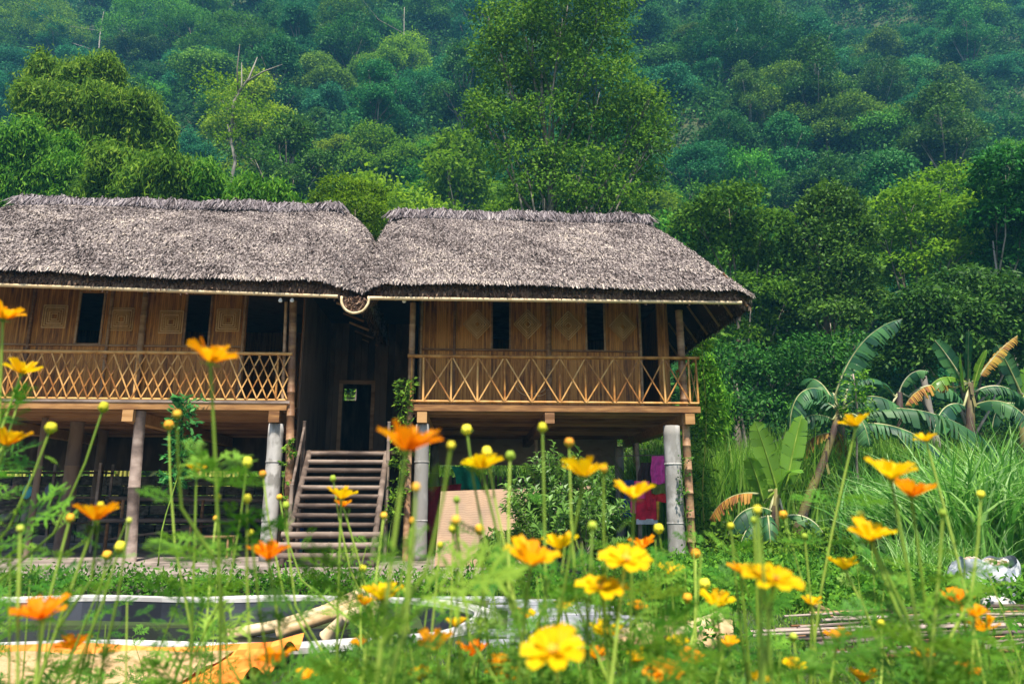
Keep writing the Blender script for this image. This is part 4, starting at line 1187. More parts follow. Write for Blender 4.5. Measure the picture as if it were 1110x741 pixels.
# ------------------------------------------------------------------ citrus bush before the leaning board
def bush(label, base, items, Y, leaf, seed, n_stems=26, L=.085, W=.034, name='bush'):
    rg = np.random.default_rng(seed); rr = random.Random(seed)
    t = thing(name, label, 'bush', Matrix.Translation(base))
    lb = lobes_px(Y, items, base)
    mb = MB(); PC, DD, NN, RRr = [], [], [], []
    for (x, y, z, rx, ry, rz) in lb:
        for i in range(n_stems):
            d = Vector((rr.gauss(0, 1), rr.gauss(0, 1), abs(rr.gauss(0, 1)) * .9 - .2)).normalized()
            tip = Vector((x + d.x * rx, y + d.y * ry, z + d.z * rz)) * rr.uniform(.85, 1.05)
            mid = Vector((x * .6 + tip.x * .2, y * .6 + tip.y * .2, z * .55))
            pts = [Vector((rr.uniform(-.08, .08), rr.uniform(-.05, .05), 0)).lerp(mid, s / 3) if s < 3 else mid for s in range(4)] + [mid.lerp(tip, s / 4) + Vector((0, 0, .05 * math.sin(math.pi * s / 4))) for s in range(1, 5)]
            mb.tube(pts, [.012, .011, .010, .008, .006, .005, .004, .002], 4, cap=False)
            A = np.array([tuple(p) for p in pts[3:]])
            m = 30
            s = np.linspace(.15, 1, m) + rg.normal(0, .01, m); s = np.clip(s, 0, 1); ii = np.minimum((s * 4).astype(int), 3); f = (s * 4 - ii)[:, None]
            q_ = A[ii] * (1 - f) + A[ii + 1] * f
            ax = unit(A[ii + 1] - A[ii])
            a = np.arange(m) * 2.4 + rg.normal(0, .3, m)
            e1 = unit(np.cross(ax, np.array([.3, .8, .1]))); e2 = np.cross(ax, e1)
            o = e1 * np.cos(a)[:, None] + e2 * np.sin(a)[:, None]
            D = unit(o + ax * .7 + np.array([0, 0, .12])); N = unit(ax * .8 - o * .3 + rg.normal(0, .25, (m, 3)) + np.array([0, 0, .5])); N = unit(N - D * (N * D).sum(1, keepdims=True))
            PC.append(q_); DD.append(D); NN.append(N); RRr.append(.5 * rg.random() + .5 * rg.random(m))
    Pc, D, N = map(np.concatenate, (PC, DD, NN)); n = len(Pc)
    mb.M = Matrix.Translation(base); mb.build('branches', M['bark'], t)
    l = L * rg.uniform(.6, 1.25, n); w = W * rg.uniform(.8, 1.25, n)
    S = np.cross(D, N)
    # folded leaf: two halves bending at the midrib
    a_, b_ = Pc, Pc + D * l[:, None] - N * (l * .18)[:, None]
    m1 = Pc + D * (l * .45)[:, None] + N * (l * .06)[:, None]
    s1 = m1 + S * (w * .5)[:, None] + N * (w * .25)[:, None]; s2 = m1 - S * (w * .5)[:, None] + N * (w * .25)[:, None]
    V = np.concatenate([np.stack([a_, s1, b_, m1], 1), np.stack([a_, m1, b_, s2], 1)])
    r = np.concatenate(RRr); link_mesh('leaves', quads_mesh('leaves', V, np.concatenate([r, r])), M[leaf], t)
    return t
bY = 10.2
bx_ = P(600, 600, bY).x
bush('glossy citrus bush before the leaning board under the right house', (bx_, bY, -.1), [(590, 560, 44, 36), (622, 530, 42, 34), (562, 588, 34, 24), (645, 560, 38, 38), (602, 508, 30, 24), (572, 545, 30, 26), (545, 592, 22, 16), (655, 595, 30, 24), (533, 608, 18, 12), (607, 590, 44, 30), (625, 555, 40, 36)], bY, 'leaf_bush', 81, 26, .115, .05)

# ------------------------------------------------------------------ banana plants
def banana_leaf(mb, p0, d0, length, width, arch, fold=.35, tear=.5, seed=0, roll=0.0, n=34):
    """rib from p0, starting along d0 and arching down; blade torn into strips"""
    rr = random.Random(seed)
    pts = []; p = Vector(p0); d = Vector(d0).normalized(); st = length / n
    for i in range(n + 1):
        pts.append(p.copy()); p = p + d * st
        d = (d + Vector((0, 0, -arch / n * (1 + 1.2 * i / n)))).normalized()
    side0 = Vector(d0).cross(Vector((0, 0, 1)))
    if side0.length < .05: side0 = Vector((1, 0, 0))
    side0.normalize(); side0 = (Matrix.Rotation(roll, 3, Vector(d0).normalized()) @ side0)
    for sg in (-1, 1):
        i = 2
        while i < n:
            k = min(rr.choice((1, 1, 1, 2)) if rr.random() < tear + .2 else rr.choice((4, 6)), n - i)
            hang = rr.uniform(-.05, .2) + (.35 + .5 * rr.random() if tear > .4 else 0)
            b = len(mb.v); m = 5
            for a in range(k + 1):
                t = (i + a) / n; q = pts[i + a]
                ax = (pts[min(i + a + 1, n)] - pts[max(i + a - 1, 0)]).normalized()
                sd = (side0 - ax * side0.dot(ax)).normalized() * sg
                up = ax.cross(sd) * (-sg if True else 1)
                if up.z < 0: up = -up
                w = width * .5 * (math.sin(math.pi * min(t * .93 + .04, 1)) ** .45) * (1 if t < .9 else (1 - t) / .1 + .12)
                for j in range(m + 1):
                    s = j / m
                    gap = (.12 * (s ** 1.5)) * st * (1 if a == 0 else (-1 if a == k else 0)) * (1 if tear > 0 else 0) * 2.0
                    pt = q + sd * w * s * (1 - .25 * hang * s) + up * w * (fold * s - .55 * fold * s * s - hang * s * s) + ax * (gap + w * .35 * s)
                    pt = pt - Vector((0, 0, w * hang * s * s * .6))
                    mb.v.append(tuple(pt))
            r = rr.random()
            for a in range(k):
                for j in range(m):
                    c = b + a * (m + 1) + j
                    mb.face([c, c + 1, c + m + 2, c + m + 1], r, True)
            i += k
    return pts
def banana(label, base, leaves, stem, seed, r=.11):
    """leaves: list of (p0, d0, length, width, arch, mat, tear)"""
    t = thing('banana_plant', label, 'banana plant', Matrix.Translation(base))
    mb = MB(); k = len(stem); mb.tube(stem, [r * (1.15 - .55 * i / (k - 1)) for i in range(k)], 10)
    for i in range(k - 1):                                    # old leaf sheaths
        for j in range(3):
            a = Vector(stem[i]).lerp(Vector(stem[i + 1]), random.random()); o = Vector((random.uniform(-1, 1), random.uniform(-1, .2), 0)).normalized() * r
            mb.bar(a + o * .8, a + o * 1.3 + Vector((0, 0, -.25)), .06, .008)
    mb.build('pseudostem', M['banana_stem'], t)
    for i, (p0, d0, ln, wd, ar, mt, te, ro) in enumerate(leaves):
        mb = MB(); pts = banana_leaf(mb, p0, d0, ln, wd, ar, .3, te, seed * 50 + i, ro)
        lf = mb.build('leaf', M[mt], t)
        rb = MB(); rb.tube([tuple(Vector(stem[-1]).lerp(Vector(p0), .2))] + [tuple(p) for p in pts], [.03] + [.028 * (1 - .85 * j / (len(pts) - 1)) for j in range(len(pts))], 5)
        rb.build('midrib', M['stem'] if 'lime' in mt else M['rib'], lf)
    return t
YB = 15.5
M['rib'] = surf('banana_rib', [(.2, .22, .08), (.36, .36, .18), (.5, .46, .3)], 5)
q = lambda px, py, dy=0.0: P(px, py, YB + dy)
b0 = q(862, 600); b0.z = -.12
stem = [tuple(b0), tuple(q(866, 570)), tuple(q(878, 535)), tuple(q(893, 500)), tuple(q(903, 470)), tuple(q(910, 445))]
hd = q(912, 440)
def dirpx(a, b_): return (b_ - a)
banana('largest banana plant, leaning brown trunk and torn leaves spread to both sides', tuple(b0), [
    (q(905, 430), dirpx(q(905, 430), q(932, 345, -.3)), 2.2, .6, 1.0, 'banana', .9, .7),
    (q(908, 440), Vector((-.7, -.2, 1.0)), 2.1, .55, 3.0, 'banana', .8, 0),
    (q(912, 445), Vector((.9, -.1, .85)), 1.8, .6, 1.8, 'banana', .75, .3),
    (q(915, 452), Vector((1.0, -.25, .32)), 3.3, .62, 1.0, 'banana', .85, .2),
    (q(913, 462), Vector((1.0, -.5, .2)), 2.6, .55, 1.2, 'banana', .85, .2),
    (q(903, 455), Vector((-.9, .1, .5)), 1.35, .45, 1.8, 'banana', .7, 0),
    (q(915, 440, .4), Vector((.35, .2, 1.1)), 1.4, .5, .8, 'banana', .6, .9),
    (q(905, 440, .4), Vector((-.1, .5, 1.0)), 1.5, .5, 1.2, 'banana', .6, .4),
    (q(908, 445, .3), Vector((.2, .6, .9)), 1.9, .55, 1.9, 'banana', .8, .5),
    (q(908, 445, .3), Vector((-.5, .6, .8)), 1.8, .55, 2.2, 'banana', .8, .5),
    (q(910, 450, .2), Vector((.5, .4, .6)), 1.7, .5, 2.4, 'banana', .8, .3),
    (q(912, 455, -.1), Vector((.2, -.7, .5)), 1.2, .45, 2.6, 'banana', .8, .3),
    (q(905, 470, .1), Vector((-.7, .3, .1)), 1.2, .4, 1.6, 'banana_dry', .9, 0),
    (q(905, 465, .2), Vector((.4, .5, -.2)), 1.0, .35, 1.2, 'banana_dry', .9, 0)], stem, 5, .10)
q = lambda px, py, dy=0.0: P(px, py, 14.3 + dy)
b0 = q(838, 598); b0.z = -.12
banana('young lime-green banana plant with upright leaves beside the leaning trunk', tuple(b0), [
    (q(842, 530), Vector((-.25, -.1, 1.0)), 1.35, .5, .25, 'banana_lime', .1, 1.4),
    (q(852, 530), Vector((.25, -.1, 1.1)), 1.45, .42, .2, 'banana_lime', .1, 1.3),
    (q(828, 545), Vector((-.25, -.2, 1.0)), .95, .34, .5, 'banana_lime', .1, .6),
    (q(838, 555), Vector((-1.0, -.2, .5)), 1.2, .42, 1.5, 'banana', .5, .1),
    (q(838, 560), Vector((-.9, -.4, .1)), 1.1, .42, 1.2, 'banana', .6, .1),
    (q(850, 560), Vector((.9, -.4, .3)), 1.0, .36, 1.6, 'banana', .5, .1),
    (q(832, 560), Vector((-.3, -1, .3)), .8, .36, 1.9, 'banana', .5, .1),
    (q(820, 535), Vector((-1.0, .1, .1)), 1.1, .4, 1.0, 'banana_dry', .9, .1),
    (q(845, 540), Vector((.1, -.3, 1.0)), .9, .4, 1.6, 'banana_lime', .3, .5)], [tuple(b0), tuple(q(840, 560)), tuple(q(842, 530))], 6, .09)
q = lambda px, py, dy=0.0: P(px, py, 16.5 + dy)
b0 = q(1050, 520); b0.z = -.12
banana('banana plant near the right edge with one drooping orange dead leaf', tuple(b0), [
    (q(1045, 415), Vector((-.5, -.1, 1.0)), 1.15, .42, .3, 'banana', .15, 1.3),
    (q(1050, 415), Vector((.0, -.2, 1.0)), 1.2, .4, .15, 'banana', .1, 1.4),
    (q(1045, 425), Vector((-.15, -.3, 1.0)), .9, .4, .2, 'banana_lime', .1, 1.3),
    (q(1054, 425), Vector((.2, -.3, 1.0)), 1.0, .3, .3, 'banana_lime', .1, 1.0),
    (q(1040, 412), Vector((-1.0, -.2, .35)), 1.1, .4, 1.2, 'banana_lime', .5, .2),
    (q(1035, 420), Vector((-1.0, -.2, .25)), 1.5, .38, .9, 'banana_dry', .8, .1),
    (q(1060, 410), Vector((.55, -.1, .75)), 1.35, .28, .3, 'banana_dry', .9, .6),
    (q(1056, 425), Vector((1.0, -.2, .6)), 1.6, .45, 1.9, 'banana', .7, .1),
    (q(1045, 440), Vector((-.9, -.5, .2)), 1.6, .45, 1.2, 'banana', .6, .1),
    (q(1056, 440), Vector((.6, -.7, .4)), 1.5, .45, 1.8, 'banana', .6, .1)], [tuple(b0), tuple(q(1052, 470)), tuple(q(1052, 415))], 7, .11)
q = lambda px, py, dy=0.0: P(px, py, 16.8 + dy)
b0 = q(1112, 520); b0.z = -.12
banana('banana plant cut off by the right edge of the view', tuple(b0), [
    (q(1106, 425), Vector((-.35, -.1, 1.0)), 1.2, .42, .3, 'banana', .2, 1.3),
    (q(1110, 430), Vector((.3, -.1, 1.0)), 1.2, .42, .6, 'banana_lime', .2, 1.0),
    (q(1105, 440), Vector((-1.0, -.3, .4)), 1.2, .4, 1.6, 'banana', .6, .1),
    (q(1112, 440), Vector((1.0, -.3, .5)), 1.3, .4, 1.6, 'banana', .6, .1)], [tuple(b0), tuple(q(1110, 480)), tuple(q(1108, 430))], 8, .11)
q = lambda px, py, dy=0.0: P(px, py, 19 + dy)
b0 = q(975, 480); b0.z = 0
banana('half-hidden banana plant in shade behind the largest one', tuple(b0), [
    (q(975, 425), Vector((.3, -.3, 1.0)), 1.0, .42, 1.4, 'banana', .6, .8),
    (q(970, 430), Vector((-.7, -.1, 1.0)), 1.4, .5, 1.4, 'banana', .6, .3),
    (q(985, 430), Vector((.8, -.2, .8)), 1.6, .5, 1.7, 'banana', .6, .3),
    (q(965, 440), Vector((-1.0, -.2, .4)), 1.6, .5, 1.2, 'banana', .6, .1)], [tuple(b0), tuple(q(975, 450)), tuple(q(975, 425))], 9, .11)

# ------------------------------------------------------------------ grasses
def blades(name, X, Y, Z, H, W, bend, mat, lab, seed, segs=3, up=1.0, cat='grass', kind='stuff', M_=None, wind=(0, 0)):
    rg = np.random.default_rng(seed); n = len(X)
    a = rg.uniform(0, 2 * math.pi, n); d = np.stack([np.cos(a) + wind[0], np.sin(a) + wind[1], 0 * a], -1)
    b = (bend * rg.uniform(.3, 1.3, n))[:, None]; h = H[:, None]; w = (W * rg.uniform(.6, 1.3, n))[:, None]
    face = rg.uniform(0, 2 * math.pi, n); sd = np.stack([np.cos(face), np.sin(face), 0 * a], -1)
    P0 = np.stack([X, Y, Z], -1); Q = []; prev = None
    ts = np.linspace(0, 1, segs + 1)
    out = []
    for t in ts:
        c = P0 + d * h * b * t ** 2 * .9 + np.array([0, 0, 1.]) * h * (up * t - b * .55 * t ** 2.5)
        ww = w * (1 - t ** 1.6) * .5 + .0005
        out.append((c - sd * ww, c + sd * ww))
    Vs = [np.stack([out[i][0], out[i][1], out[i + 1][1], out[i + 1][0]], 1) for i in range(segs)]
    r = rg.random(n)
    me = quads_mesh(name, np.concatenate(Vs), np.concatenate([r] * segs))
    return tag(link_mesh(name, me, M[mat], None, None), lab, cat, kind=kind)
def scatter(n, x0, x1, y0, y1, seed, ok):
    rg = np.random.default_rng(seed); X = rg.uniform(x0, x1, n); Y = rg.uniform(y0, y1, n); m = ok(X, Y); return X[m], Y[m], rg
def lawn_ok(X, Y):
    m = (pond_sdf(X, Y) > .24)
    m &= ~((X < -1.42) & (Y < 5.66))
    m &= ~paved(X, Y)
    m &= ~((Y > a0.y - .05) & (X < a1.x + .12) & (Y < 19))
    return m
X, Y, rg = scatter(120000, -9, 11, 4.2, 15, 91, lawn_ok)
patch = .5 + .5 * np.sin(X * 1.7 + np.sin(Y * 2.1)) * np.sin(Y * 1.9 + X * .6)
blades('lawn_grass', X, Y, ground_z(X, Y), (.04 + .07 * patch) * rg.uniform(.5, 1.4, len(X)), .007 + .0006 * Y, .7, 'grass', 'short rough lawn grass round the pond', 92, 2)
# leafy weeds
X, Y, rg = scatter(26000, -6, 10, 4.3, 15, 93, lambda X, Y: lawn_ok(X, Y) & (rng.random(len(X)) < np.clip(.06 + .20 * (X - .8) / 2 + .55 * (np.sin(X * 2.3 + Y) * np.sin(Y * 1.7 - X) > .35) * (X > .8), .03, .8)))
m_ = ~((X > .35) & (X < 2.1) & (Y > 4.8) & (Y < 6.9) & (rg.random(len(X)) < .7)) & ~((X > 1.75) & (Y > 4.9) & (Y < 7.5) & (rg.random(len(X)) < .85)); X, Y = X[m_], Y[m_]
k = 7; Z = ground_z(X, Y); n = len(X)
hh = rg.uniform(.05, .26, n) * np.where(X > 1, 1.25, .7)
Pc = np.repeat(np.stack([X, Y, Z], -1), k, 0) + rg.normal(0, .05, (n * k, 3)) * np.array([1, 1, 0]) + np.array([0, 0, 1.]) * (np.repeat(hh, k) * rg.uniform(.2, 1, n * k))[:, None]
D = unit(rg.normal(0, .8, (n * k, 3)) + np.array([0, 0, .2])); N = unit(rg.normal(0, .4, (n * k, 3)) + np.array([0, -.1, 1])); N = unit(N - D * (N * D).sum(1, keepdims=True))
V = leaf_quads(Pc, D, N, .075 * rg.uniform(.5, 1.4, n * k), .035 * rg.uniform(.6, 1.4, n * k))
tag(link_mesh('weeds', quads_mesh('weeds', V, np.clip(.5 * np.repeat(rg.random(n), k) + .5 * rg.random(n * k), 0, 1)), M['leaf_mid']), 'low leafy weeds growing through the lawn', 'weeds', kind='stuff')
# tangle of shrubs before the tall grass, right of the house
def tangle(name, lab, x0, x1, y0, y1, n, hmax, mat, seed, L=.12, W=.05):
    rg = np.random.default_rng(seed); X = rg.uniform(x0, x1, n); Y = rg.uniform(y0, y1, n); Z = ground_z(X, Y)
    k = 14; h = hmax * (.45 + .55 * np.sin(X * 2.1 + seed) * np.sin(Y * 2.7)) * rg.uniform(.5, 1, n); h = np.maximum(h, .15)
    Pc = np.repeat(np.stack([X, Y, Z], -1), k, 0) + rg.normal(0, .09, (n * k, 3)) + np.array([0, 0, 1.]) * (np.repeat(h, k) * rg.uniform(.3, 1, n * k))[:, None]
    D = unit(rg.normal(0, .8, (n * k, 3))); N = unit(rg.normal(0, .5, (n * k, 3)) + np.array([0, -.3, .8])); N = unit(N - D * (N * D).sum(1, keepdims=True))
    V = leaf_quads(Pc, D, N, L * rg.uniform(.5, 1.4, n * k), W * rg.uniform(.6, 1.4, n * k))
    return tag(link_mesh(name, quads_mesh(name, V, np.clip(.5 * np.repeat(rg.random(n), k) + .5 * rg.random(n * k), 0, 1)), M[mat]), lab, 'undergrowth', kind='stuff')
tangle('ground_cover', 'tangled low shrubs between the lawn and the tall grass', 3.7, 12, 12.6, 16.5, 3800, .75, 'leaf_mid', 94)
tangle('ground_cover', 'green weeds along the pavement edge behind the pond', -6.5, 1.3, 8.75, 9.35, 900, .14, 'leaf_mid', 95, .07, .03)
tangle('ground_cover', 'sprawling weeds between the pole pile and the tall grass', 1.6, 8, 7.6, 12.4, 2600, .24, 'leaf_mid', 96, .08, .04)
# tall grass
def tg(name, lab, n, x0, x1, y0, y1, h0, h1, w, bend, seed, mat='tallgrass', segs=5):
    rg = np.random.default_rng(seed); nc = n // 45
    cx, cy2 = rg.uniform(x0, x1, nc), rg.uniform(y0, y1, nc); ci = rg.integers(0, nc, n)
    X = cx[ci] + rg.normal(0, .16, n); Y = cy2[ci] + rg.normal(0, .16, n)
    H = rg.uniform(h0, h1, n) * rg.uniform(.75, 1.1, nc)[ci]
    return blades(name, X, Y, ground_z(X, Y), H, w, bend, mat, lab, seed, segs)
tg('tall_grass', 'bright upright elephant grass behind the banana plants and the house corner', 30000, 3.0, 10.5, 15.8, 18.5, 1.9, 2.8, .055, .3, 97, 'grass_bright')
tg('tall_grass', 'dense elephant grass seen under and behind the right house', 9000, -3, 4.5, 19.6, 21.0, 1.6, 2.6, .045, .5, 98, 'grass_bright')
tg('tall_grass', 'mid-height grass between the banana plants and the arching clump', 11000, 6.6, 13.5, 12.6, 17, 1.2, 2.3, .06, .4, 99)
def grass_clump(lab, px, Y, n, h0, h1, bend, seed, w=.055):
    x = xw(px, 600, Y); rg = np.random.default_rng(seed)
    X = rg.normal(0, .38, n); Yy = rg.normal(0, .3, n)
    o = blades('grass_clump', X, Yy, 0 * X, rg.uniform(h0, h1, n), w, bend, 'tallgrass', lab, seed, 6, 1.0, 'grass clump', 'thing')
    del o['kind']; o.matrix_world = Matrix.Translation((x, Y, -.12)); o['group'] = 'arching grass clumps at the right edge'
    return o
grass_clump('largest blue-green clump of long arching grass at the right edge above the white sack', 1075, 10.6, 900, 1.6, 2.7, .8, 101)
grass_clump('arching grass clump left of the largest one, its blades falling toward the bananas', 1000, 11.8, 700, 1.3, 2.3, .85, 102)
grass_clump('fine grass clump low in front, left of the white sack', 1015, 9.9, 500, .6, 1.15, .8, 103, .018)
grass_clump('arching grass clump cut off by the right edge of the view', 1135, 11.0, 600, 1.6, 2.7, .75, 104)
# ------------------------------------------------------------------ logs and poles
def log(name, label, cat, p0, p1, r, mat='bamboo_pale', group=None, bend=.02, node=.45):
    p0, p1 = Vector(p0), Vector(p1)
    mb = MB(); mb.bamboo(p0, p1, r, node, 10, bend, .92)
    mid = (p0 + p1) / 2; Mx = Matrix.Translation((mid.x, mid.y, min(p0.z, p1.z) - r))
    o = mb.build(name, M[mat] if isinstance(mat, str) else mat, None, Mx)
    return tag(o, label, cat, group)
log('bamboo_log', 'longest pale log sloping into the pond, behind the other two', 'log', G(246, 688, -.30), G(394, 641, .03), .06, group='pale logs at the pond', bend=.07)
log('bamboo_log', 'middle pale log lying across the end of the pond', 'log', G(300, 686, -.26), G(408, 646, .04), .058, group='pale logs at the pond', bend=.07)
log('bamboo_log', 'shortest and nearest of the three pale logs in the pond', 'log', G(353, 690, -.26), G(406, 658, .03), .062, group='pale logs at the pond', bend=.07)
log('bamboo_log', 'thick pale log in the grass with its cut end up, left of the pole pile', 'log', G(748, 712, .0), G(790, 682, .06), .07, group='pale logs in the grass')
log('bamboo_log', 'pale log lying in the grass in front of the paved apron', 'log', G(650, 706, -.01), G(742, 677, .0), .055, group='pale logs in the grass')
log('bamboo_log', 'pale log crossing behind the one before the paved apron', 'log', G(676, 690, -.01), G(722, 674, .02), .055, group='pale logs in the grass')
log('bamboo_log', 'pale log lying in the grass between the crossing logs and the thick log', 'log', G(735, 688, .0), G(778, 670, .03), .055, group='pale logs in the grass')
log('bamboo_log', 'short pale log end poking out of the grass behind the pole pile', 'log', G(871, 648, -.03), G(902, 664, -.02), .03, group='pale logs in the grass')
rp = random.Random(12)
POLE_MATS = ['greywood', 'stairwood', 'greywood', 'beam']
for band, (ya, yb, xa, xb, n) in enumerate(((659, 668, 870, 1190, 9), (674, 690, 835, 1190, 13), (692, 708, 900, 1190, 12))):
    for i in range(n):
        py = ya + (yb - ya) * i / (n - 1); xl = xa + rp.uniform(-25, 60); dy = rp.uniform(-12, 3)
        z = -.045 + .03 * (i % 3)
        p0 = G(xl, py + 4, z); p1 = G(xb, py + dy - 3, z + .02)
        where = ('back', 'middle', 'front')[band]
        log('bamboo_pole', 'thin dry pole in the %s row of the loose pole pile on the grass' % where, 'pole', p0, p1, rp.uniform(.009, .016), rp.choice(POLE_MATS), 'dry poles, %s row of the pile' % where, .03, .5)

# ------------------------------------------------------------------ rubble sack and stones
def lump(mb, c, r, seed, sq=(1, 1, 1), nu=14, nv=9, amp=.18):
    rr = random.Random(seed); ph = [rr.uniform(0, 6) for _ in range(6)]
    def f(u, v):
        a = 2 * math.pi * u; b_ = math.pi * (v - .5)
        k = 1 + amp * (math.sin(2 * a + ph[0]) * math.cos(b_) + .6 * math.sin(3 * b_ + ph[1] + a) + .4 * math.sin(5 * a + ph[2]) * math.cos(b_))
        return (c[0] + r * sq[0] * k * math.cos(a) * math.cos(b_), c[1] + r * sq[1] * k * math.sin(a) * math.cos(b_), c[2] + r * sq[2] * k * math.sin(b_))
    mb.grid(f, nu, nv)
sp = G(1072, 648, -.1)
M['sack'] = surf('white_sack', [(.22, .25, .30), (.40, .42, .46), (.6, .6, .6)], 6, (1, 1, 1), .7, .4)
sk = thing('rubble_sack', 'open white plastic sack filled with rubble before the tall grass clump', 'sack', Matrix.Translation(sp))
mb = MB()
def sackf(u, v):
    a = 2 * math.pi * u; h = .40 * v; r = .27 * (1 + .10 * math.sin(3 * a + 1) + .05 * math.sin(7 * a)) * (1 + .13 * math.sin(math.pi * v) + .05 * math.sin(9 * v + 3 * a))
    return (sp.x + r * 1.25 * math.cos(a), sp.y + r * .9 * math.sin(a), sp.z + h + .05 * v * math.sin(2 * a + .6) + .02 * math.sin(8 * a) * v)
mb.grid(sackf, 40, 12); mb.build('bag', M['sack'], sk)
mb = MB()
for i in range(16): lump(mb, (sp.x + random.uniform(-.22, .22), sp.y + random.uniform(-.14, .14), sp.z + .36 + random.uniform(0, .04)), random.uniform(.05, .09), i, (1, 1, .7), 8, 6)
mb.build('rubble', surf('brown_rubble', [(.2, .1, .06), (.42, .28, .2), (.7, .62, .55)], 5), sk)
M['pale_stone'] = surf('pale_stone', [(.25, .23, .21), (.48, .46, .43), (.68, .65, .6)], 8, rough=.95, bump=.4)
for i, (px, py, r, lab) in enumerate(((1050, 655, .11, 'pale stone at the foot of the white sack, left one'), (1082, 660, .13, 'largest pale stone under the white sack'), (1104, 655, .12, 'pale stone cut by the right edge beside the white sack'), (952, 612, .09, 'small pale stone in the weeds near the leaning banana trunk'), (757, 598, .10, 'broken block at the foot of the right corner post'), (628, 606, .09, 'flat stone beside the citrus bush'))):
    c = G(px, py, -.08); mb = MB(); lump(mb, (c.x, c.y, c.z + r * .3), r, 40 + i, (1.2, .9, .65), 14, 9, .1)
    tag(mb.build('stone', M['pale_stone'], None, Matrix.Translation(c)), lab, 'stone', 'pale stones on the ground')
# long low timber lying beyond the banana plants
log('timber', 'dark timber lying on the ground before the banana plants', 'timber', G(790, 603, -.06), G(905, 601, -.06), .04, 'greywood')

# ------------------------------------------------------------------ board leaning under the right house
def quadboard(name, label, cat, pts, th, mat):
    p = [Vector(q) for q in pts]; n = (p[1] - p[0]).cross(p[3] - p[0]).normalized() * th
    mb = MB(); mb.v = [tuple(q) for q in p] + [tuple(q + n) for q in p]
    for f in ((0, 1, 2, 3), (7, 6, 5, 4), (0, 4, 5, 1), (1, 5, 6, 2), (2, 6, 7, 3), (3, 7, 4, 0)): mb.face(list(f), .5)
    return tag(mb.build(name, M[mat], None, Matrix.Translation((p[0] + p[1]) / 2)), label, cat)
m, nt, bs = new_mat('woven_mat')
tc = nt.nodes.new('ShaderNodeTexCoord'); wv = nt.nodes.new('ShaderNodeTexWave'); wv.bands_direction = 'Z'; wv.inputs['Scale'].default_value = 9; wv.inputs['Distortion'].default_value = 6; wv.inputs['Detail'].default_value = 3
nt.links.new(tc.outputs['Object'], wv.inputs[0])
r = ramp_node(nt, [(.0, (.30, .18, .095)), (.5, (.35, .215, .115)), (1, (.38, .245, .135))]); nt.links.new(wv.outputs['Fac'], r.inputs[0])
r2 = ramp_node(nt, [(.35, (.7, .7, .7)), (.6, (1.05, 1, .95))]); nt.links.new(noise(nt, 1.6), r2.inputs[0])
nt.links.new(nmix(nt, r.outputs[0], r2.outputs[0], 1.0, 'MULTIPLY'), bs.inputs['Base Color']); bs.inputs['Roughness'].default_value = .6
M['matboard'] = m
Yb = 11.9
pl0, pl1 = P(471, 617, Yb - .25), P(632, 614, Yb - .15)
pl0.z = .005; pl1.z = .005
quadboard('leaning_board', 'large pale tan board leaning between the posts under the right house', 'board', [pl0, pl1, P(640, 527, Yb + .3), P(478, 533, Yb + .2)], .03, 'matboard')

# ------------------------------------------------------------------ cloth
def cloth(name, label, cat, corners, mat, fold=.04, nf=5, seed=0, group=None, parts=None):
    """corners: TL, TR, BR, BL"""
    tl, tr, br, bl = [Vector(c) for c in corners]; mb = MB(); th = .006
    for side_ in (0, th):
        def f(u, v):
            p = tl.lerp(tr, u).lerp(bl.lerp(br, u), v)
            return (p.x + .012 * math.sin(v * 7 + seed), p.y + side_ + fold * (.3 + .7 * v) * math.sin(u * nf * math.pi + seed + v), p.z + .012 * math.sin(u * 9 + seed) * v)
        mb.grid(f, 24, 14)
    return tag(mb.build(name, mat, None, Matrix.Translation(tl)), label, cat, group)
def clothmat(name, c, c2=None):
    return surf(name, [tuple(x * .6 for x in c), c, c2 or tuple(min(1, x * 1.3) for x in c)], 9, (1, 1, 1), .85, .1, use_rnd=.05)
Yc = 14.3
def cl(px0, py0, px1, py1, name, label, cat, mat, seed, dy=0, taper=0, fold=.035):
    return cloth(name, label, cat, [P(px0, py0, Yc + dy), P(px1, py0, Yc + dy), P(px1 + taper, py1, Yc + dy), P(px0 - taper, py1, Yc + dy)], mat, fold, 5, seed, 'clothes hung behind the right corner post')
cl(706, 494, 724, 524, 'towel', 'magenta towel hanging highest behind the right concrete post', 'towel', clothmat('magenta_cloth', (.8, .08, .42)), 1)
cl(705.5, 522, 724, 535, 'cloth', 'olive green cloth hanging under the magenta towel', 'cloth', clothmat('olive_cloth', (.16, .2, .04)), 2, .04)
cl(704, 533, 724, 544, 'cloth', 'bright red cloth hanging under the olive cloth', 'cloth', clothmat('red_cloth', (.8, .03, .04)), 3, .08, .5)
# jacket: body with sleeves and pale hem
jk = thing('jacket', 'crimson and pink jacket with pale hem hanging beside the magenta towel', 'jacket', Matrix.Translation(P(697, 562, Yc)))
def slab_cloth(px0, py0, px1, py1, mat, nm, tp=0, y=0, seed=0):
    mb = MB()
    for sd in (0, .05):
        def f(u, v):
            x = (px0 - tp * v) + ((px1 + tp * v) - (px0 - tp * v)) * u
            p = P(x, py0 + (py1 - py0) * v, Yc + y); return (p.x, p.y + sd + .03 * math.sin(u * 9 + seed) * v - (.02 if sd == 0 else -.02) * math.sin(math.pi * u), p.z)
        mb.grid(f, 16, 12)
    return mb.build(nm, mat, jk)
pinkm = clothmat('pink_cloth', (.8, .05, .25)); darkred = clothmat('dark_red_cloth', (.6, .015, .05))
slab_cloth(688, 521, 704, 540, pinkm, 'yoke', 1); slab_cloth(690, 540, 711, 563, darkred, 'body', .5, 0, 2)
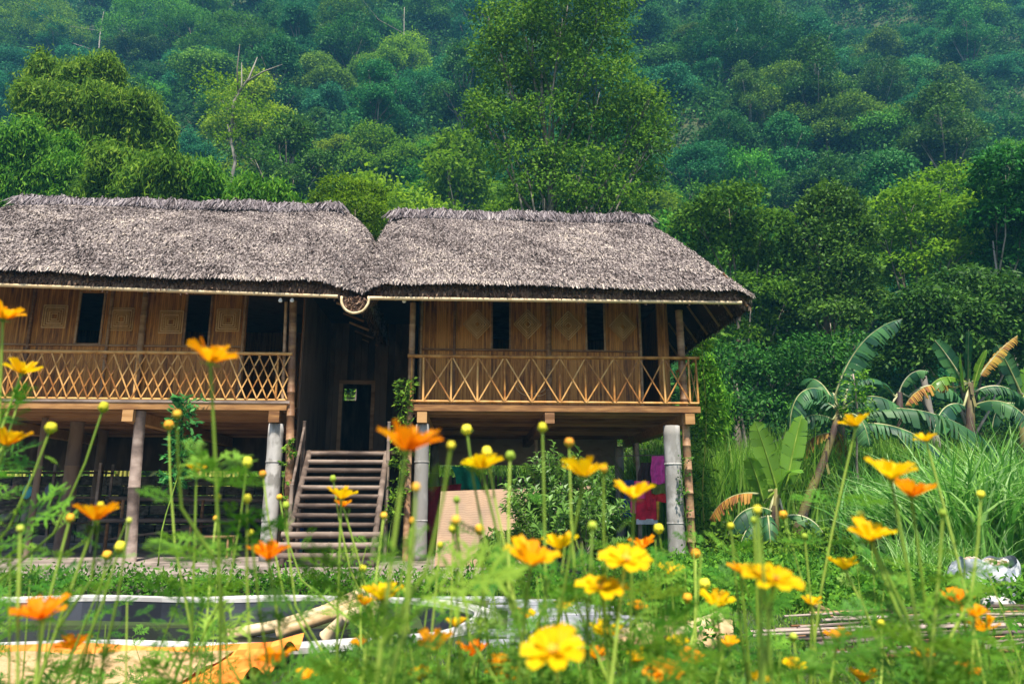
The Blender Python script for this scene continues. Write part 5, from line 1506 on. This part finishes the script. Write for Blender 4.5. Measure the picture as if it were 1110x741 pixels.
slab_cloth(690, 562, 713, 568, clothmat('pale_hem', (.5, .5, .55)), 'hem', 0, 0, 3); slab_cloth(711, 543, 714.5, 563, clothmat('yellow_trim', (.7, .35, .03)), 'trim', 0, 0, 1)
slab_cloth(684, 526, 689.5, 556, pinkm, 'sleeve', .5, .02, 4); slab_cloth(700, 528, 706, 552, darkred, 'sleeve', .5, -.03, 5)
cl(676, 520, 687, 560, 'cloth', 'dark blue cloth hanging left of the crimson jacket', 'cloth', clothmat('blue_cloth', (.02, .06, .2)), 6, .1)
cl(694, 501, 706, 523, 'cloth', 'brown shawl bunched above the crimson jacket', 'cloth', clothmat('brown_cloth', (.05, .03, .03)), 7, .06, 3)
t = log('washing_line', 'thin pole the clothes hang on behind the right corner post', 'washing line', P(668, 494, Yc + .03), P(738, 492.5, Yc + .03), .012, 'greywood')
log('prop_stake', 'stake standing behind the hanging clothes', 'stake', P(694, 590, Yc + .6) * 1.0, P(690, 480, Yc + .6), .045, 'greywood', node=.6)
Yd = 14.8
cloth('cloth', 'maroon cloth hanging in shade behind the left end of the leaning board', 'cloth', [P(463, 528, Yd), P(500, 524, Yd), P(500, 560, Yd), P(463, 618, Yd)], clothmat('maroon_cloth', (.16, .008, .015)), .05, 5, 3)
cloth('cloth', 'teal green cloth slung above the leaning board', 'cloth', [P(490, 505, Yd + .3), P(512, 507, Yd + .3), P(524, 530, Yd + .3), P(497, 530, Yd + .3)], clothmat('teal_cloth', (.01, .22, .13)), .08, 3, 5)
# paling fence behind the right house
fe = thing('paling_fence', 'grey paling fence seen under the far side of the right house', 'fence', Matrix.Translation(HW(.5, 6.0, -.1)))
mb = MB(HM)
for i in range(34):
    x = -1.7 + i * .115; mb.box(x, x + .06 + random.uniform(-.01, .01), 6.0, 6.02, -.1, 1.62 + random.uniform(-.06, .06))
mb.build('palings', M['greywood'], fe)
mb = MB(HM); mb.box(-1.75, 2.3, 6.025, 6.06, 1.2, 1.28); mb.box(-1.75, 2.3, 6.025, 6.06, .3, .38); mb.build('rail', M['greywood'], fe)

# ------------------------------------------------------------------ things under the left house
bn = thing('bamboo_bench', 'long low bench of grey poles under the left house', 'bench', Matrix.Translation(HW(-6, 2.6, 0)))
mb = MB(HM)
for k in range(5): mb.bamboo((-8.0, 2.3 + k * .13, .62), (-4.35, 2.3 + k * .13, .62), .04, .5)
mb.build('seat', M['greywood'], bn)
mb = MB(HM); mb.bamboo((-8.1, 2.95, 1.05), (-4.3, 2.95, 1.0), .045, .5); mb.build('back_rail', M['greywood'], bn)
for x in (-7.8, -6.2, -4.6):
    for y in (2.34, 2.9):
        mb = MB(HM); mb.bamboo((x, y, 0), (x, y, .6 if y < 2.5 else 1.02), .035, .4); mb.build('leg', M['beam'], bn)
mb = MB(HM); mb.bar((-7.9, 2.5, .25), (-4.4, 2.6, .72), .05, .04); mb.build('brace', M['darkwood'], bn)
stl = thing('bamboo_stool', 'small orange-brown bamboo stool before the bench under the left house', 'stool', Matrix.Translation(HW(-4.95, 1.0, 0)))
sx, sz = HP(232, 593, 1.0)
mb = MB(HM); 
for k in range(4): mb.bamboo((sx - .33, .85 + k * .1, .36), (sx + .33, .85 + k * .1, .36), .028, .3)
mb.build('seat', M['bamboo'], stl)
for dx_, dy_ in ((-.28, -.14), (.28, -.14), (-.28, .16), (.28, .16)):
    mb = MB(HM); mb.bamboo((sx + dx_, 1.0 + dy_, 0), (sx + dx_, 1.0 + dy_, .34), .026, .18); mb.build('leg', M['bamboo'], stl)
# storage rack at far left
rk = thing('storage_rack', 'cluttered dark storage rack under the far left of the left house', 'rack', Matrix.Translation(HW(-9.2, 2.8, 0)))
for z in (.55, 1.05, 1.55):
    mb = MB(HM); mb.box(-10.6, -8.15, 2.6, 3.1, z, z + .03); mb.build('shelf', M['darkwood'], rk)
for x in (-10.55, -9.35, -8.18):
    for y in (2.58, 3.12):
        mb = MB(HM); mb.box(x - .025, x + .025, y - .02, y + .018, 0, 1.75); mb.build('upright', M['greywood'], rk)
bgm = clothmat('light_blue_bag', (.08, .42, .55))
x, z = HP(28, 533, 2.4)
mb = MB(HM); lump(mb, (x, 2.45, z), .09, 4, (.9, .6, 1.4)); mb.tube([(x, 2.45, z + .1), (x + .01, 2.45, z + .2), (x - .02, 2.5, z + .35)], .012, 5)
tag(mb.build('plastic_bag', bgm, None, Matrix.Translation(HW(x, 2.45, z))), 'light blue plastic bag hanging in front of the storage rack', 'bag')
for i, (px, z0, kind, c) in enumerate(((10, .58, 'pot', (.12, .12, .13)), (45, .58, 'pot', (.3, .3, .32)), (15, 1.08, 'jar', (.35, .2, .16)), (52, 1.08, 'jar', (.16, .18, .3)), (-8, 1.08, 'pot', (.2, .16, .13)), (30, .58, 'jar', (.4, .38, .34)))):
    x = HP(px, 540, 2.8)[0]; mb = MB(HM)
    rr_ = .13 if kind == 'pot' else .075; h_ = .17 if kind == 'pot' else .24
    z0 += .003
    mb.tube([(x, 2.8, z0), (x, 2.8, z0 + h_ * .3), (x, 2.8, z0 + h_ * .75), (x, 2.8, z0 + h_ * .85), (x, 2.8, z0 + h_)], [rr_ * .7, rr_, rr_ * .95, rr_ * .7, rr_ * .75], 14)
    lab = ['black cooking pot on the lowest shelf of the storage rack', 'dull metal pot at the right of the lowest rack shelf', 'brown jar on the middle shelf of the storage rack', 'bluish jar at the right end of the middle rack shelf', 'brown pot at the left of the middle rack shelf', 'pale jar between the two pots on the lowest rack shelf'][i]
    tag(mb.build(kind, surf(kind + '_glaze%d' % i, [tuple(v * .6 for v in c), c, tuple(v * 1.3 for v in c)], 5, rough=.4), None, Matrix.Translation(HW(x, 2.8, z0))), lab, kind)
# blue drum by the stair
x, z = HP(318, 590, 1.2)
mb = MB(HM); mb.tube([(x, 1.2, 0), (x, 1.2, .02), (x, 1.2, .3), (x, 1.2, .58), (x, 1.2, .6)], [.15, .17, .18, .17, .15], 16)
tag(mb.build('drum', surf('blue_drum', [(.02, .04, .12), (.03, .07, .2), (.05, .1, .28)], 4, rough=.4), None, Matrix.Translation(HW(x, 1.2, 0))), 'dark blue plastic drum in shade left of the stair', 'drum')
# low wall of stacked stone behind the left house
ww = MB(HM)
rr = random.Random(4)
for row in range(7):
    x = -15.0
    while x < -1.2:
        w_ = rr.uniform(.22, .5); ww.obox((x + w_ / 2, 6.9 + rr.uniform(-.03, .03), row * .24 + .08), (w_ * .96, .3, .225), Euler((rr.uniform(-.05, .05), rr.uniform(-.05, .05), 0)).to_matrix()); x += w_
tag(ww.build('retaining_wall', M['stone'], None, Matrix.Translation(HW(-8, 6.9, -.1))), 'low dry stone wall behind the left stilt house', 'wall')

# ------------------------------------------------------------------ cosmos
def petal_mat(name, cols):
    return leafmat(name, cols, .5, .5, .06, .12)
M['petal_orange'] = petal_mat('petal_orange', [(.86, .22, .003), (.9, .30, .004), (.92, .38, .006)])
M['petal_gold'] = petal_mat('petal_gold', [(.86, .33, .003), (.9, .43, .004), (.92, .52, .006)])
M['petal_yellow'] = petal_mat('petal_yellow', [(.86, .47, .003), (.9, .58, .004), (.92, .66, .008)])
M['disc'] = surf('flower_disc', [(.35, .12, .01), (.6, .3, .02), (.75, .45, .04)], 40)
M['bud'] = surf('bud', [(.45, .42, .02), (.7, .6, .03), (.85, .72, .05)], 14)
M['bud_orange'] = surf('bud_orange', [(.6, .25, .02), (.8, .36, .02), (.85, .5, .05)], 14)
M['bud_green'] = surf('bud_green', [(.2, .3, .03), (.35, .45, .04), (.55, .6, .08)], 14)
def frame(n_):
    n_ = Vector(n_).normalized(); a = n_.orthogonal().normalized(); return Matrix((a, n_.cross(a), n_)).transposed()
def flower(parent, c, r, n_, mat, seed, cup=.35):
    rr = random.Random(seed); F = frame(n_); c = Vector(c)
    mb = MB()
    for layer, (k, rs, cu) in enumerate(((8, 1.0, cup), (5, .62, cup + .45))):
        for i in range(k):
            a = 2 * math.pi * (i + .5 * layer) / k + rr.uniform(-.12, .12); L = r * rs * rr.uniform(.9, 1.12); W = L * rr.uniform(.56, .74)
            cu_ = cu + rr.uniform(-.3, .3) * cu; tw = rr.uniform(-.25, .25)
            rc = rr.random(); b = len(mb.v); nu, nv = 6, 6
            for j in range(nv + 1):
                t = j / nv
                wd = W * .5 * (.16 + .84 * math.sin(min(t * 1.25, 1) * math.pi / 2) ** 1.2) * (1 if t < .8 else 1 - .22 * ((t - .8) / .2) ** 2)
                for q_ in range(nu + 1):
                    s = q_ / nu * 2 - 1
                    notch = .09 * L * (t ** 6) * (abs(math.sin(s * 4.5)) + .3 * (1 - s * s) - .6 * abs(s) ** 3)
                    rad_ = .06 * r + L * t + notch
                    up = cu_ * L * (t ** 1.3) - .10 * L * t * t * t * 2 + .05 * L * math.cos(s * 6) * t + tw * s * wd * .6 + abs(s) * wd * .18
                    x = rad_ * math.cos(a) - s * wd * math.sin(a); y = rad_ * math.sin(a) + s * wd * math.cos(a)
                    mb.v.append(tuple(c + F @ Vector((x * (1 - .12 * cu_), y * (1 - .12 * cu_), up))))
            for j in range(nv):
                for q_ in range(nu):
                    e = b + j * (nu + 1) + q_; mb.face([e, e + 1, e + nu + 2, e + nu + 1], rc, True)
    mb_d = MB()
    pt = mb.build('flower', M[mat], parent)
    for i in range(26):
        a = i * 2.4; q_ = .14 * r * math.sqrt(i / 26); p = c + F @ Vector((q_ * math.cos(a), q_ * math.sin(a), .02 * r)); e = c + F @ Vector((q_ * 1.5 * math.cos(a), q_ * 1.5 * math.sin(a), r * (.24 - .05 * rr.random())))
        mb_d.tube([p, e], [.028 * r, .035 * r], 4)
    mb_d.build('disc', M['disc'], pt)
    ca = MB(); ca.tube([c - F @ Vector((0, 0, .16 * r)), c - F @ Vector((0, 0, .08 * r)), c + F @ Vector((0, 0, .02 * r))], [.05 * r, .13 * r, .17 * r], 8)
    for i in range(8):
        a = i * math.pi / 4; p = c + F @ Vector((.13 * r * math.cos(a), .13 * r * math.sin(a), -.06 * r)); e = c + F @ Vector((.45 * r * math.cos(a), .45 * r * math.sin(a), -.12 * r + .05 * r)); ca.bar(p, e, .05 * r, .012 * r)
    ca.build('calyx', M['stem'], pt)
def bud(parent, c, r, n_, mat, seed):
    c = Vector(c); F = frame(n_); mb = MB()
    q_ = 1 + .35 * ((seed * 37) % 10) / 10; pts = [(0, -.95), (.55, -.75), (.9, -.25), (.95, .15), (.8, .6 * q_), (.62, .9 * q_), (.3, .98 * q_)]
    mb.tube([c + F @ Vector((0, 0, h * r)) for _, h in pts], [max(.02, w) * r for w, _ in pts], 12)
    o = mb.build('bud', M[mat], parent)
    ca = MB()
    for i in range(8):
        a = i * math.pi / 4 + .2
        ca.bar(c + F @ Vector((.35 * r * math.cos(a), .35 * r * math.sin(a), -.85 * r)), c + F @ Vector((1.12 * r * math.cos(a), 1.12 * r * math.sin(a), -.05 * r)), .28 * r, .05 * r)
    ca.build('calyx', M['stem'], o)
# one feathery leaf, flat in xy, pointing along +x, length about 1
def leaf_template(seed):
    rr = random.Random(seed); Q = []
    def strip(a, b_, w0, w1):
        a, b_ = np.array(a), np.array(b_); d = b_ - a; s = np.array([-d[1], d[0], 0]) / (np.linalg.norm(d) + 1e-9)
        m_ = (a + b_) / 2
        Q.append([a - s * w0 * .5, a + s * w0 * .5, m_ + s * w1 * .5, m_ - s * w1 * .5]); Q.append([m_ - s * w1 * .5, m_ + s * w1 * .5, b_ + s * w1 * .06, b_ - s * w1 * .06])
    strip((0, 0, 0), (1, 0, -.12), .016, .024)
    for t in (.28, .42, .56, .7, .83):
        for sg in (-1, 1):
            L = .46 * math.sin(math.pi * (t * .8 + .12)) * rr.uniform(.8, 1.15); an = sg * rr.uniform(.7, .95)
            o = np.array([t, 0, -.12 * t * t]); e = o + np.array([math.cos(an) * L, math.sin(an) * L, rr.uniform(-.05, .08)])
            strip(o, e, .02, .042)
            for u in (.4, .68):
                for s2 in (-1, 1):
                    p = o + (e - o) * u; l2 = L * .42 * rr.uniform(.8, 1.2); a2 = an + s2 * .75
                    strip(p, p + np.array([math.cos(a2) * l2, math.sin(a2) * l2, rr.uniform(-.02, .03)]), .018, .036)
    return np.array(Q)
LT = [leaf_template(i) for i in range(4)]
def place_leaves(items, rg):
    """items: (pos, direction, length) -> quads"""
    Vs, Rs = [], []
    for (p, d, L) in items:
        d = Vector(d).normalized(); up = Vector((rg.normal(0, .25), rg.normal(0, .25), 1)); s = up.cross(d)
        if s.length < 1e-3: s = Vector((1, 0, 0))
        s.normalize(); n_ = d.cross(s)
        B = np.array([tuple(d), tuple(s), tuple(n_)])
        T_ = LT[int(rg.integers(0, 4))]; Vs.append(T_ * L @ B + np.array(p)); Rs.append(np.full(len(T_), .6 * rg.random() + .4 * .5) + rg.random(len(T_)) * .15)
    return np.concatenate(Vs), np.clip(np.concatenate(Rs), 0, 1)

BL = [  # px, py, width px, colour, tilt towards viewer, lean px, label
 (3, 346, 40, 'gold', .0, -40, 'golden bloom cut by the left edge at eave height, highest of all the flowers'),
 (23, 405, 34, 'yellow', .1, 20, 'yellow bloom on the left just under the highest one'),
 (228, 393, 52, 'gold', .0, -80, 'orange-gold bloom in front of the left house lattice railing'),
 (6, 483, 40, 'gold', -.1, -60, 'golden bloom hanging at the left edge below deck height'),
 (104, 564, 44, 'gold', .0, -45, 'yellow-orange bloom before the dark posts under the left house'),
 (291, 606, 46, 'orange', .0, 20, 'orange bloom at the foot of the left concrete post'),
 (45, 670, 54, 'orange', .25, 30, 'deep orange bloom over the pond at lower left'),
 (80, 703, 36, 'orange', .1, -25, 'small orange bloom low over the tarpaulin edge at lower left'),
 (440, 489, 68, 'orange', .0, -10, 'largest orange bloom, in front of the post at the stair'),
 (522, 508, 46, 'yellow', .0, 10, 'yellow-orange bloom before the left end of the leaning board'),
 (370, 541, 32, 'yellow', .0, 25, 'small yellow bloom in front of the stair treads'),
 (633, 517, 50, 'yellow', .0, -30, 'yellow bloom above the citrus bush'),
 (575, 612, 56, 'gold', .25, 20, 'two-tone yellow and orange bloom beside the citrus bush foot'),
 (606, 595, 40, 'yellow', .1, -15, 'yellow bloom overlapping the lower citrus leaves'),
 (652, 638, 54, 'yellow', .35, 12, 'yellow bloom above the right end of the paved apron'),
 (687, 540, 46, 'yellow', .15, 60, 'yellow bloom just left of the hanging clothes'),
 (678, 608, 54, 'yellow', .5, -35, 'broad yellow bloom below the hanging clothes'),
 (697, 594, 30, 'orange', .1, -18, 'small orange bloom touching the broad yellow one below the clothes'),
 (727, 623, 30, 'yellow', .1, 30, 'small yellow bloom right under the concrete corner post'),
 (928, 462, 32, 'yellow', -.1, 0, 'small yellow bloom before the largest banana plant'),
 (1004, 478, 24, 'yellow', -.1, -40, 'smallest yellow bloom, under the long banana leaf'),
 (966, 519, 48, 'yellow', .2, 10, 'yellow bloom of the touching pair before the tall grass'),
 (988, 538, 46, 'orange', .15, -8, 'orange bloom of the touching pair before the tall grass'),
 (944, 585, 48, 'yellow', .2, 25, 'yellow bloom in the grass under the touching pair'),
 (916, 617, 32, 'yellow', .0, 20, 'small yellow bloom right of the big yellow bloom'),
 (838, 630, 62, 'yellow', .35, -12, 'big open yellow bloom low in front of the banana trunks'),
 (803, 621, 28, 'gold', .1, -20, 'golden bloom touching the left side of the big open yellow bloom'),
 (600, 706, 66, 'yellow', .55, 15, 'largest yellow bloom, at the bottom middle in front of the paving'),
 (645, 713, 30, 'gold', .2, 10, 'small golden bloom touching the right of the largest yellow one'),
 (472, 704, 42, 'gold', .2, -30, 'golden bloom in front of the pond rim, left of a smaller orange one'),
 (512, 711, 34, 'orange', .1, 14, 'orange-gold bloom at the bottom between the pond rim and the largest yellow bloom'),
 (415, 651, 42, 'yellow', .1, -16, 'yellow bloom over the ends of the pond logs'),
 (776, 657, 38, 'yellow', .2, 20, 'yellow bloom behind the thick cut log'),
 (1068, 684, 34, 'gold', .0, -10, 'golden bloom over the pole pile near the right edge'),
 (1040, 654, 34, 'orange', .3, 20, 'upper orange bloom left of the white sack'),
 (1056, 668, 26, 'gold', .2, 12, 'lower golden bloom between the sack and the pole pile'),
 (657, 691, 40, 'yellow', .2, -24, 'yellow bloom over the pale log before the apron'),
 (718, 730, 44, 'orange', .4, 16, 'orange bloom at the bottom edge left of the thick log'),
 (748, 718, 28, 'orange', .3, -14, 'orange half-open bloom at the bottom edge before the thick log'),
 (908, 693, 26, 'orange', .3, 10, 'round orange bloom in front of the left end of the pole pile'),
 (494, 678, 24, 'yellow', .1, 12, 'little yellow bloom over the dark pond water'),
 (213, 511, 24, 'yellow', .2, 25, 'little yellow bloom under the left house deck'),
 (372, 549, 18, 'orange', .0, 12, 'tiny orange bloom under the small yellow one before the stair'),
 (300, 720, 40, 'orange', .1, -20, 'orange bloom at the bottom left corner of the bright green tuft'),
 (1050, 730, 26, 'orange', .2, 14, 'orange bloom at the bottom right beneath the pole pile'),
 (935, 738, 30, 'gold', .2, -14, 'golden bloom cut by the bottom edge at the right'),
 (545, 738, 38, 'gold', .2, -10, 'golden bloom cut by the bottom edge near the middle'),
 (820, 738, 26, 'yellow', .2, 8, 'small yellow bloom cut by the bottom edge right of the logs'),
 (690, 660, 22, 'gold', .3, 10, 'small golden bloom between the upper and lower yellow blooms before the apron'),
 (570, 668, 20, 'yellow', .3, -10, 'small yellow bloom over the grey slab paving'),
 (735, 700, 24, 'yellow', .3, -10, 'small yellow bloom leaning over the pale logs in the grass'),
 (395, 655, 22, 'gold', .1, 12, 'small golden bloom touching the log ends from the left'),
 (860, 725, 24, 'yellow', .3, -12, 'small yellow bloom near the bottom left of the pole pile'),
 (1000, 712, 22, 'yellow', .3, 12, 'small yellow bloom before the front row of poles'),
 (455, 735, 26, 'yellow', .3, 12, 'small yellow bloom cut by the bottom edge under the pond rim'),
 (390, 700, 20, 'gold', .3, -8, 'small golden bloom before the near pond rim'),
 (542, 722, 26, 'gold', .3, 12, 'small golden bloom just left of the largest yellow bloom'),
 (690, 715, 24, 'yellow', .3, -14, 'small yellow bloom left of the orange one at the bottom edge'),
 (612, 660, 22, 'yellow', .3, 12, 'small yellow bloom over the far end of the slab paving'),
 (790, 700, 22, 'gold', .3, 12, 'small golden bloom touching the thick cut log'),
 (330, 735, 24, 'gold', .3, 12, 'small golden bloom cut by the bottom edge near the tarpaulin corner'),
 (880, 655, 22, 'yellow', .2, -12, 'small yellow bloom over the short log end'),
]
BUDS = [(22,429,'g',13),(55,464,'y',15),(112,442,'y',13),(183,461,'o',13),(268,502,'y',13),(285,514,'o',10),(236,539,'y',8),(268,541,'y',10),(109,547,'y',8),(76,562,'o',10),(22,573,'g',9),(130,593,'y',13),(116,602,'o',12),(140,564,'g',7),(303,539,'o',8),(310,548,'g',9),(361,519,'g',8),(272,578,'y',7),(393,616,'y',10),(192,449,'o',11),(234,562,'o',7),
 (506,466,'y',14),(489,483,'y',10),(528,491,'y',14),(553,494,'g',13),(451,529,'o',11),(416,559,'o',9),(447,565,'o',9),(494,564,'o',12),(520,574,'o',14),(491,573,'y',12),(477,591,'y',8),(495,542,'g',9),(588,464,'y',12),(617,480,'o',13),(642,570,'g',12),(654,508,'o',11),(714,573,'y',13),(792,570,'y',9),(754,600,'o',13),(820,553,'y',10),(817,564,'g',8),(764,633,'y',14),(821,553,'y',10),(849,558,'o',11),(1063,536,'y',10),(1022,556,'g',10),(933,558,'g',11),(872,581,'g',8),(745,648,'o',12),(860,690,'g',10),(955,676,'y',10),(700,660,'g',10),(440,640,'g',9),(360,470,'g',0)]
blooms = []
rc = random.Random(17); rgc = np.random.default_rng(18)
for bi, (px, py, w, colr, tilt, lean, lab) in enumerate(BL):
    d = .055 * 760 / w * (1.0 if w > 28 else .66)
    d = min(d, 2.3); real = w * d / 760
    c = P(px, py, d)
    blooms.append((px, py, d, c))
owners = {i: [] for i in range(len(BL))}
for (bx, by, k_, w) in BUDS:
    if w == 0: continue
    best = min(range(len(BL)), key=lambda i: (BL[i][0] - bx) ** 2 + ((BL[i][1] - by) * (1.0 if BL[i][1] < by + 30 else 1.0)) ** 2 + 4000 * len(owners[i]))
    owners[best].append((bx, by, k_, w))
lawn_z = -.1
for bi, (px, py, w, colr, tilt, lean, lab) in enumerate(BL):
    _, _, d, c = blooms[bi]
    r = w * (CT * d + ST * (c.z - CZ)) / FP / 2 * .98
    lx = lean * d / FP
    base = Vector((c.x + lx * 1.2 + rc.uniform(-.04, .04), c.y + rc.uniform(-.05, .12), lawn_z))
    t = thing('cosmos_plant', 'cosmos: ' + lab, 'flower', Matrix.Translation(base), 'cosmos flowers in front of the pond')
    n_ = Vector((rc.uniform(-.16, .16), -tilt + rc.uniform(-.05, .05), 1))
    npt = 14; bow = Vector((rc.uniform(-.10, .10), rc.uniform(-.05, .05), 0))
    S = [base.lerp(c, k / (npt - 1)) + bow * math.sin(math.pi * k / (npt - 1)) + Vector((lx * .35 * math.sin(math.pi * k / (npt - 1)), 0, 0)) for k in range(npt)]
    mb = MB(); sr_ = .0021 * (1 if d < 1.2 else 1.15)
    mb.tube(S, [sr_ * (1.5 - .7 * k / (npt - 1)) for k in range(npt)], 7, cap=False)
    items = []
    H = (c - base).length
    def on(s):
        i = min(int(s * (npt - 1)), npt - 2); f = s * (npt - 1) - i; return S[i].lerp(S[i + 1], f)
    nodes = [s for s in np.arange(.22, .93, max(.06, .06 / H))]
    for s in nodes:
        if rc.random() < .12: continue
        p = on(s); a = rc.uniform(0, 6.28)
        for q_ in (0, math.pi):
            Lf = rc.uniform(.08, .145) * (1.15 - .55 * s) * 1.15
            items.append((tuple(p), (math.cos(a + q_), math.sin(a + q_), rc.uniform(.15, .8)), Lf))
    for k_i, (bx, by, kk_, bw) in enumerate(owners[bi]):
        db = d * rc.uniform(.95, 1.1)
        # a bud is about 10 mm across: nearer or farther than its bloom as its size says
        cb = P(bx, by, db); rb__ = bw * db / FP / 2 * .85
        j = on(min(.9, max(.35, 1 - (abs(by - py) + abs(bx - px)) / FP * d / H * 1.1 - .10 - .06 * k_i)))
        if j.z > cb.z - .02: j = on(max(.2, (cb.z - lawn_z) / (c.z - lawn_z) * .8 if cb.z < c.z else .75))
        if j.z > cb.z - .02: j = on(.3)
        m1 = j.lerp(cb, .45) + Vector(((cb.x - j.x) * .28 + rc.uniform(-.015, .015), 0, -.01)); pts = [j, j.lerp(m1, .5), m1, m1.lerp(cb, .55) + Vector(((cb.x - j.x) * .03, 0, 0)), cb]
        mb.tube(pts, [sr_ * 1.0, sr_ * .9, sr_ * .8, sr_ * .7, sr_ * .7], 6, cap=False)
        bud(t, cb, max(rb__, .0035), (cb - m1).normalized() + Vector((0, 0, .4)), {'y': 'bud', 'o': 'bud_orange', 'g': 'bud_green'}[kk_], bi * 10 + k_i)
        items.append((tuple(j), ((cb.x - j.x) + rc.uniform(-.1, .1), rc.uniform(-.2, .2), .1), .06)); items.append((tuple(m1), (rc.uniform(-1, 1), rc.uniform(-1, 1), .4), .05)); items.append((tuple(j.lerp(cb, .72)), (rc.uniform(-1, 1), rc.uniform(-1, 1), .8), .03))
    mb.build('stem', M['stem'], t)
    V, rr_ = place_leaves(items, rgc); V = V - np.array(base)
    link_mesh('leaves', quads_mesh('leaves', V, rr_), M['cosmos_leaf'], t)
    flower(t, c, r, n_, 'petal_' + colr, 300 + bi, .35 if tilt > .3 else .8)

# flowerless green growth of the same bed: feathery leaves and thin stems
def bed(n, y0, y1, top_fn, seed, name, lab, Lf=(.06, .13), xspan=.74):
    rg = np.random.default_rng(seed); items = []; stems = MB()
    for i in range(n):
        y = y0 + (y1 - y0) * rg.random() ** .8; x = rg.uniform(-xspan, xspan) * y * 1.02
        px = 555 + FP * x / (CT * y)
        tp = top_fn(px, rg)
        if tp is None: continue
        top = P(px, tp, y)
        if top.z < lawn_z + .08: continue
        b0 = Vector((x + rg.normal(0, .05), y + rg.normal(0, .05), lawn_z))
        h = top.z - lawn_z
        zv = max(.0, 1 - .75 / h) if h > .75 else 0
        b0 = b0 + Vector((rg.normal(0, .12), 0, 0)); md = b0.lerp(top, .5) + Vector((rg.normal(0, .03), 0, 0))
        stems.tube([b0, b0.lerp(md, .55) + Vector((rg.normal(0, .006), 0, 0)), md, md.lerp(top, .5) + Vector((rg.normal(0, .008), 0, 0)), top], [.0026, .0024, .002, .0016, .001], 5, cap=False)
        s = .35 if h > .35 else .2
        while s < 1.0:
            p = b0.lerp(top, s); a = rg.uniform(0, 6.28)
            for q_ in (0, math.pi):
                items.append((tuple(p), (math.cos(a + q_), math.sin(a + q_), rg.uniform(.0, .8)), rg.uniform(*Lf) * (1.15 - .45 * s)))
            s += .05 / h
    V, r_ = place_leaves(items, rg)
    print(name, len(items), len(V))
    tag(link_mesh(name, quads_mesh(name, V, r_), M['cosmos_leaf']), lab, 'foliage', kind='stuff')
    tag(stems.build(name.replace('foliage', 'stems'), M['stem']), 'thin green stems among the feathery foliage', 'stems', kind='stuff')
def top1(px, rg):
    # how high the green reaches in the picture: lower at left and right
    if px < 330: 
        if rg.random() < .86: return None
        return rg.uniform(660, 742)
    if px < 700 and rg.random() < .45: return None
    if px < 700: return 706 + 38 * rg.random() if rg.random() < .92 else rg.uniform(620, 700)
    if px < 820: return 695 + 48 * rg.random()
    if rg.random() < .55: return None
    return rg.uniform(655, 745) if rg.random() < .4 else rg.uniform(700, 745)
bed(340, 1.5, 4.3, top1, 121, 'cosmos_foliage', 'feathery green cosmos foliage in front of the pond')
def top2(px, rg):
    if rg.random() < (.65 if px < 330 else .4): return None
    return rg.uniform(580, 670)
bed(50, .9, 2.4, top2, 122, 'cosmos_foliage', 'taller flowerless cosmos growth among the blooms', (.05, .09))
def top4(px, rg):
    return rg.uniform(555, 665) if rg.random() < (.6 if px < 330 else .9) else None
bed(45, .8, 1.7, top4, 124, 'cosmos_foliage', 'tangled feathery cosmos tops at mid height among the blooms', (.045, .085))
def top3(px, rg):
    return rg.uniform(700, 748) if (px > 330 or rg.random() < .15) else None
bed(80, .8, 1.6, top3, 123, 'cosmos_foliage', 'nearest blurred cosmos foliage along the bottom of the view', (.04, .08))

# ------------------------------------------------------------------ air between here and the hill
hz = MB(); hz.box(-270, 270, -45, 152, -1.8, 125)
hzm = bpy.data.materials.new('haze'); hzm.use_nodes = True
nt = hzm.node_tree; nt.nodes.remove(nt.nodes['Principled BSDF'])
pvn = nt.nodes.new('ShaderNodeVolumePrincipled')
pvn.inputs['Color'].default_value = (.18, .62, 1.0, 1); pvn.inputs['Density'].default_value = .00078; pvn.inputs['Anisotropy'].default_value = 0.0
nt.links.new(pvn.outputs[0], nt.nodes['Material Output'].inputs['Volume'])
tag(hz.build('haze', hzm), 'thin blue haze in front of the far hillside', 'haze', kind='stuff')
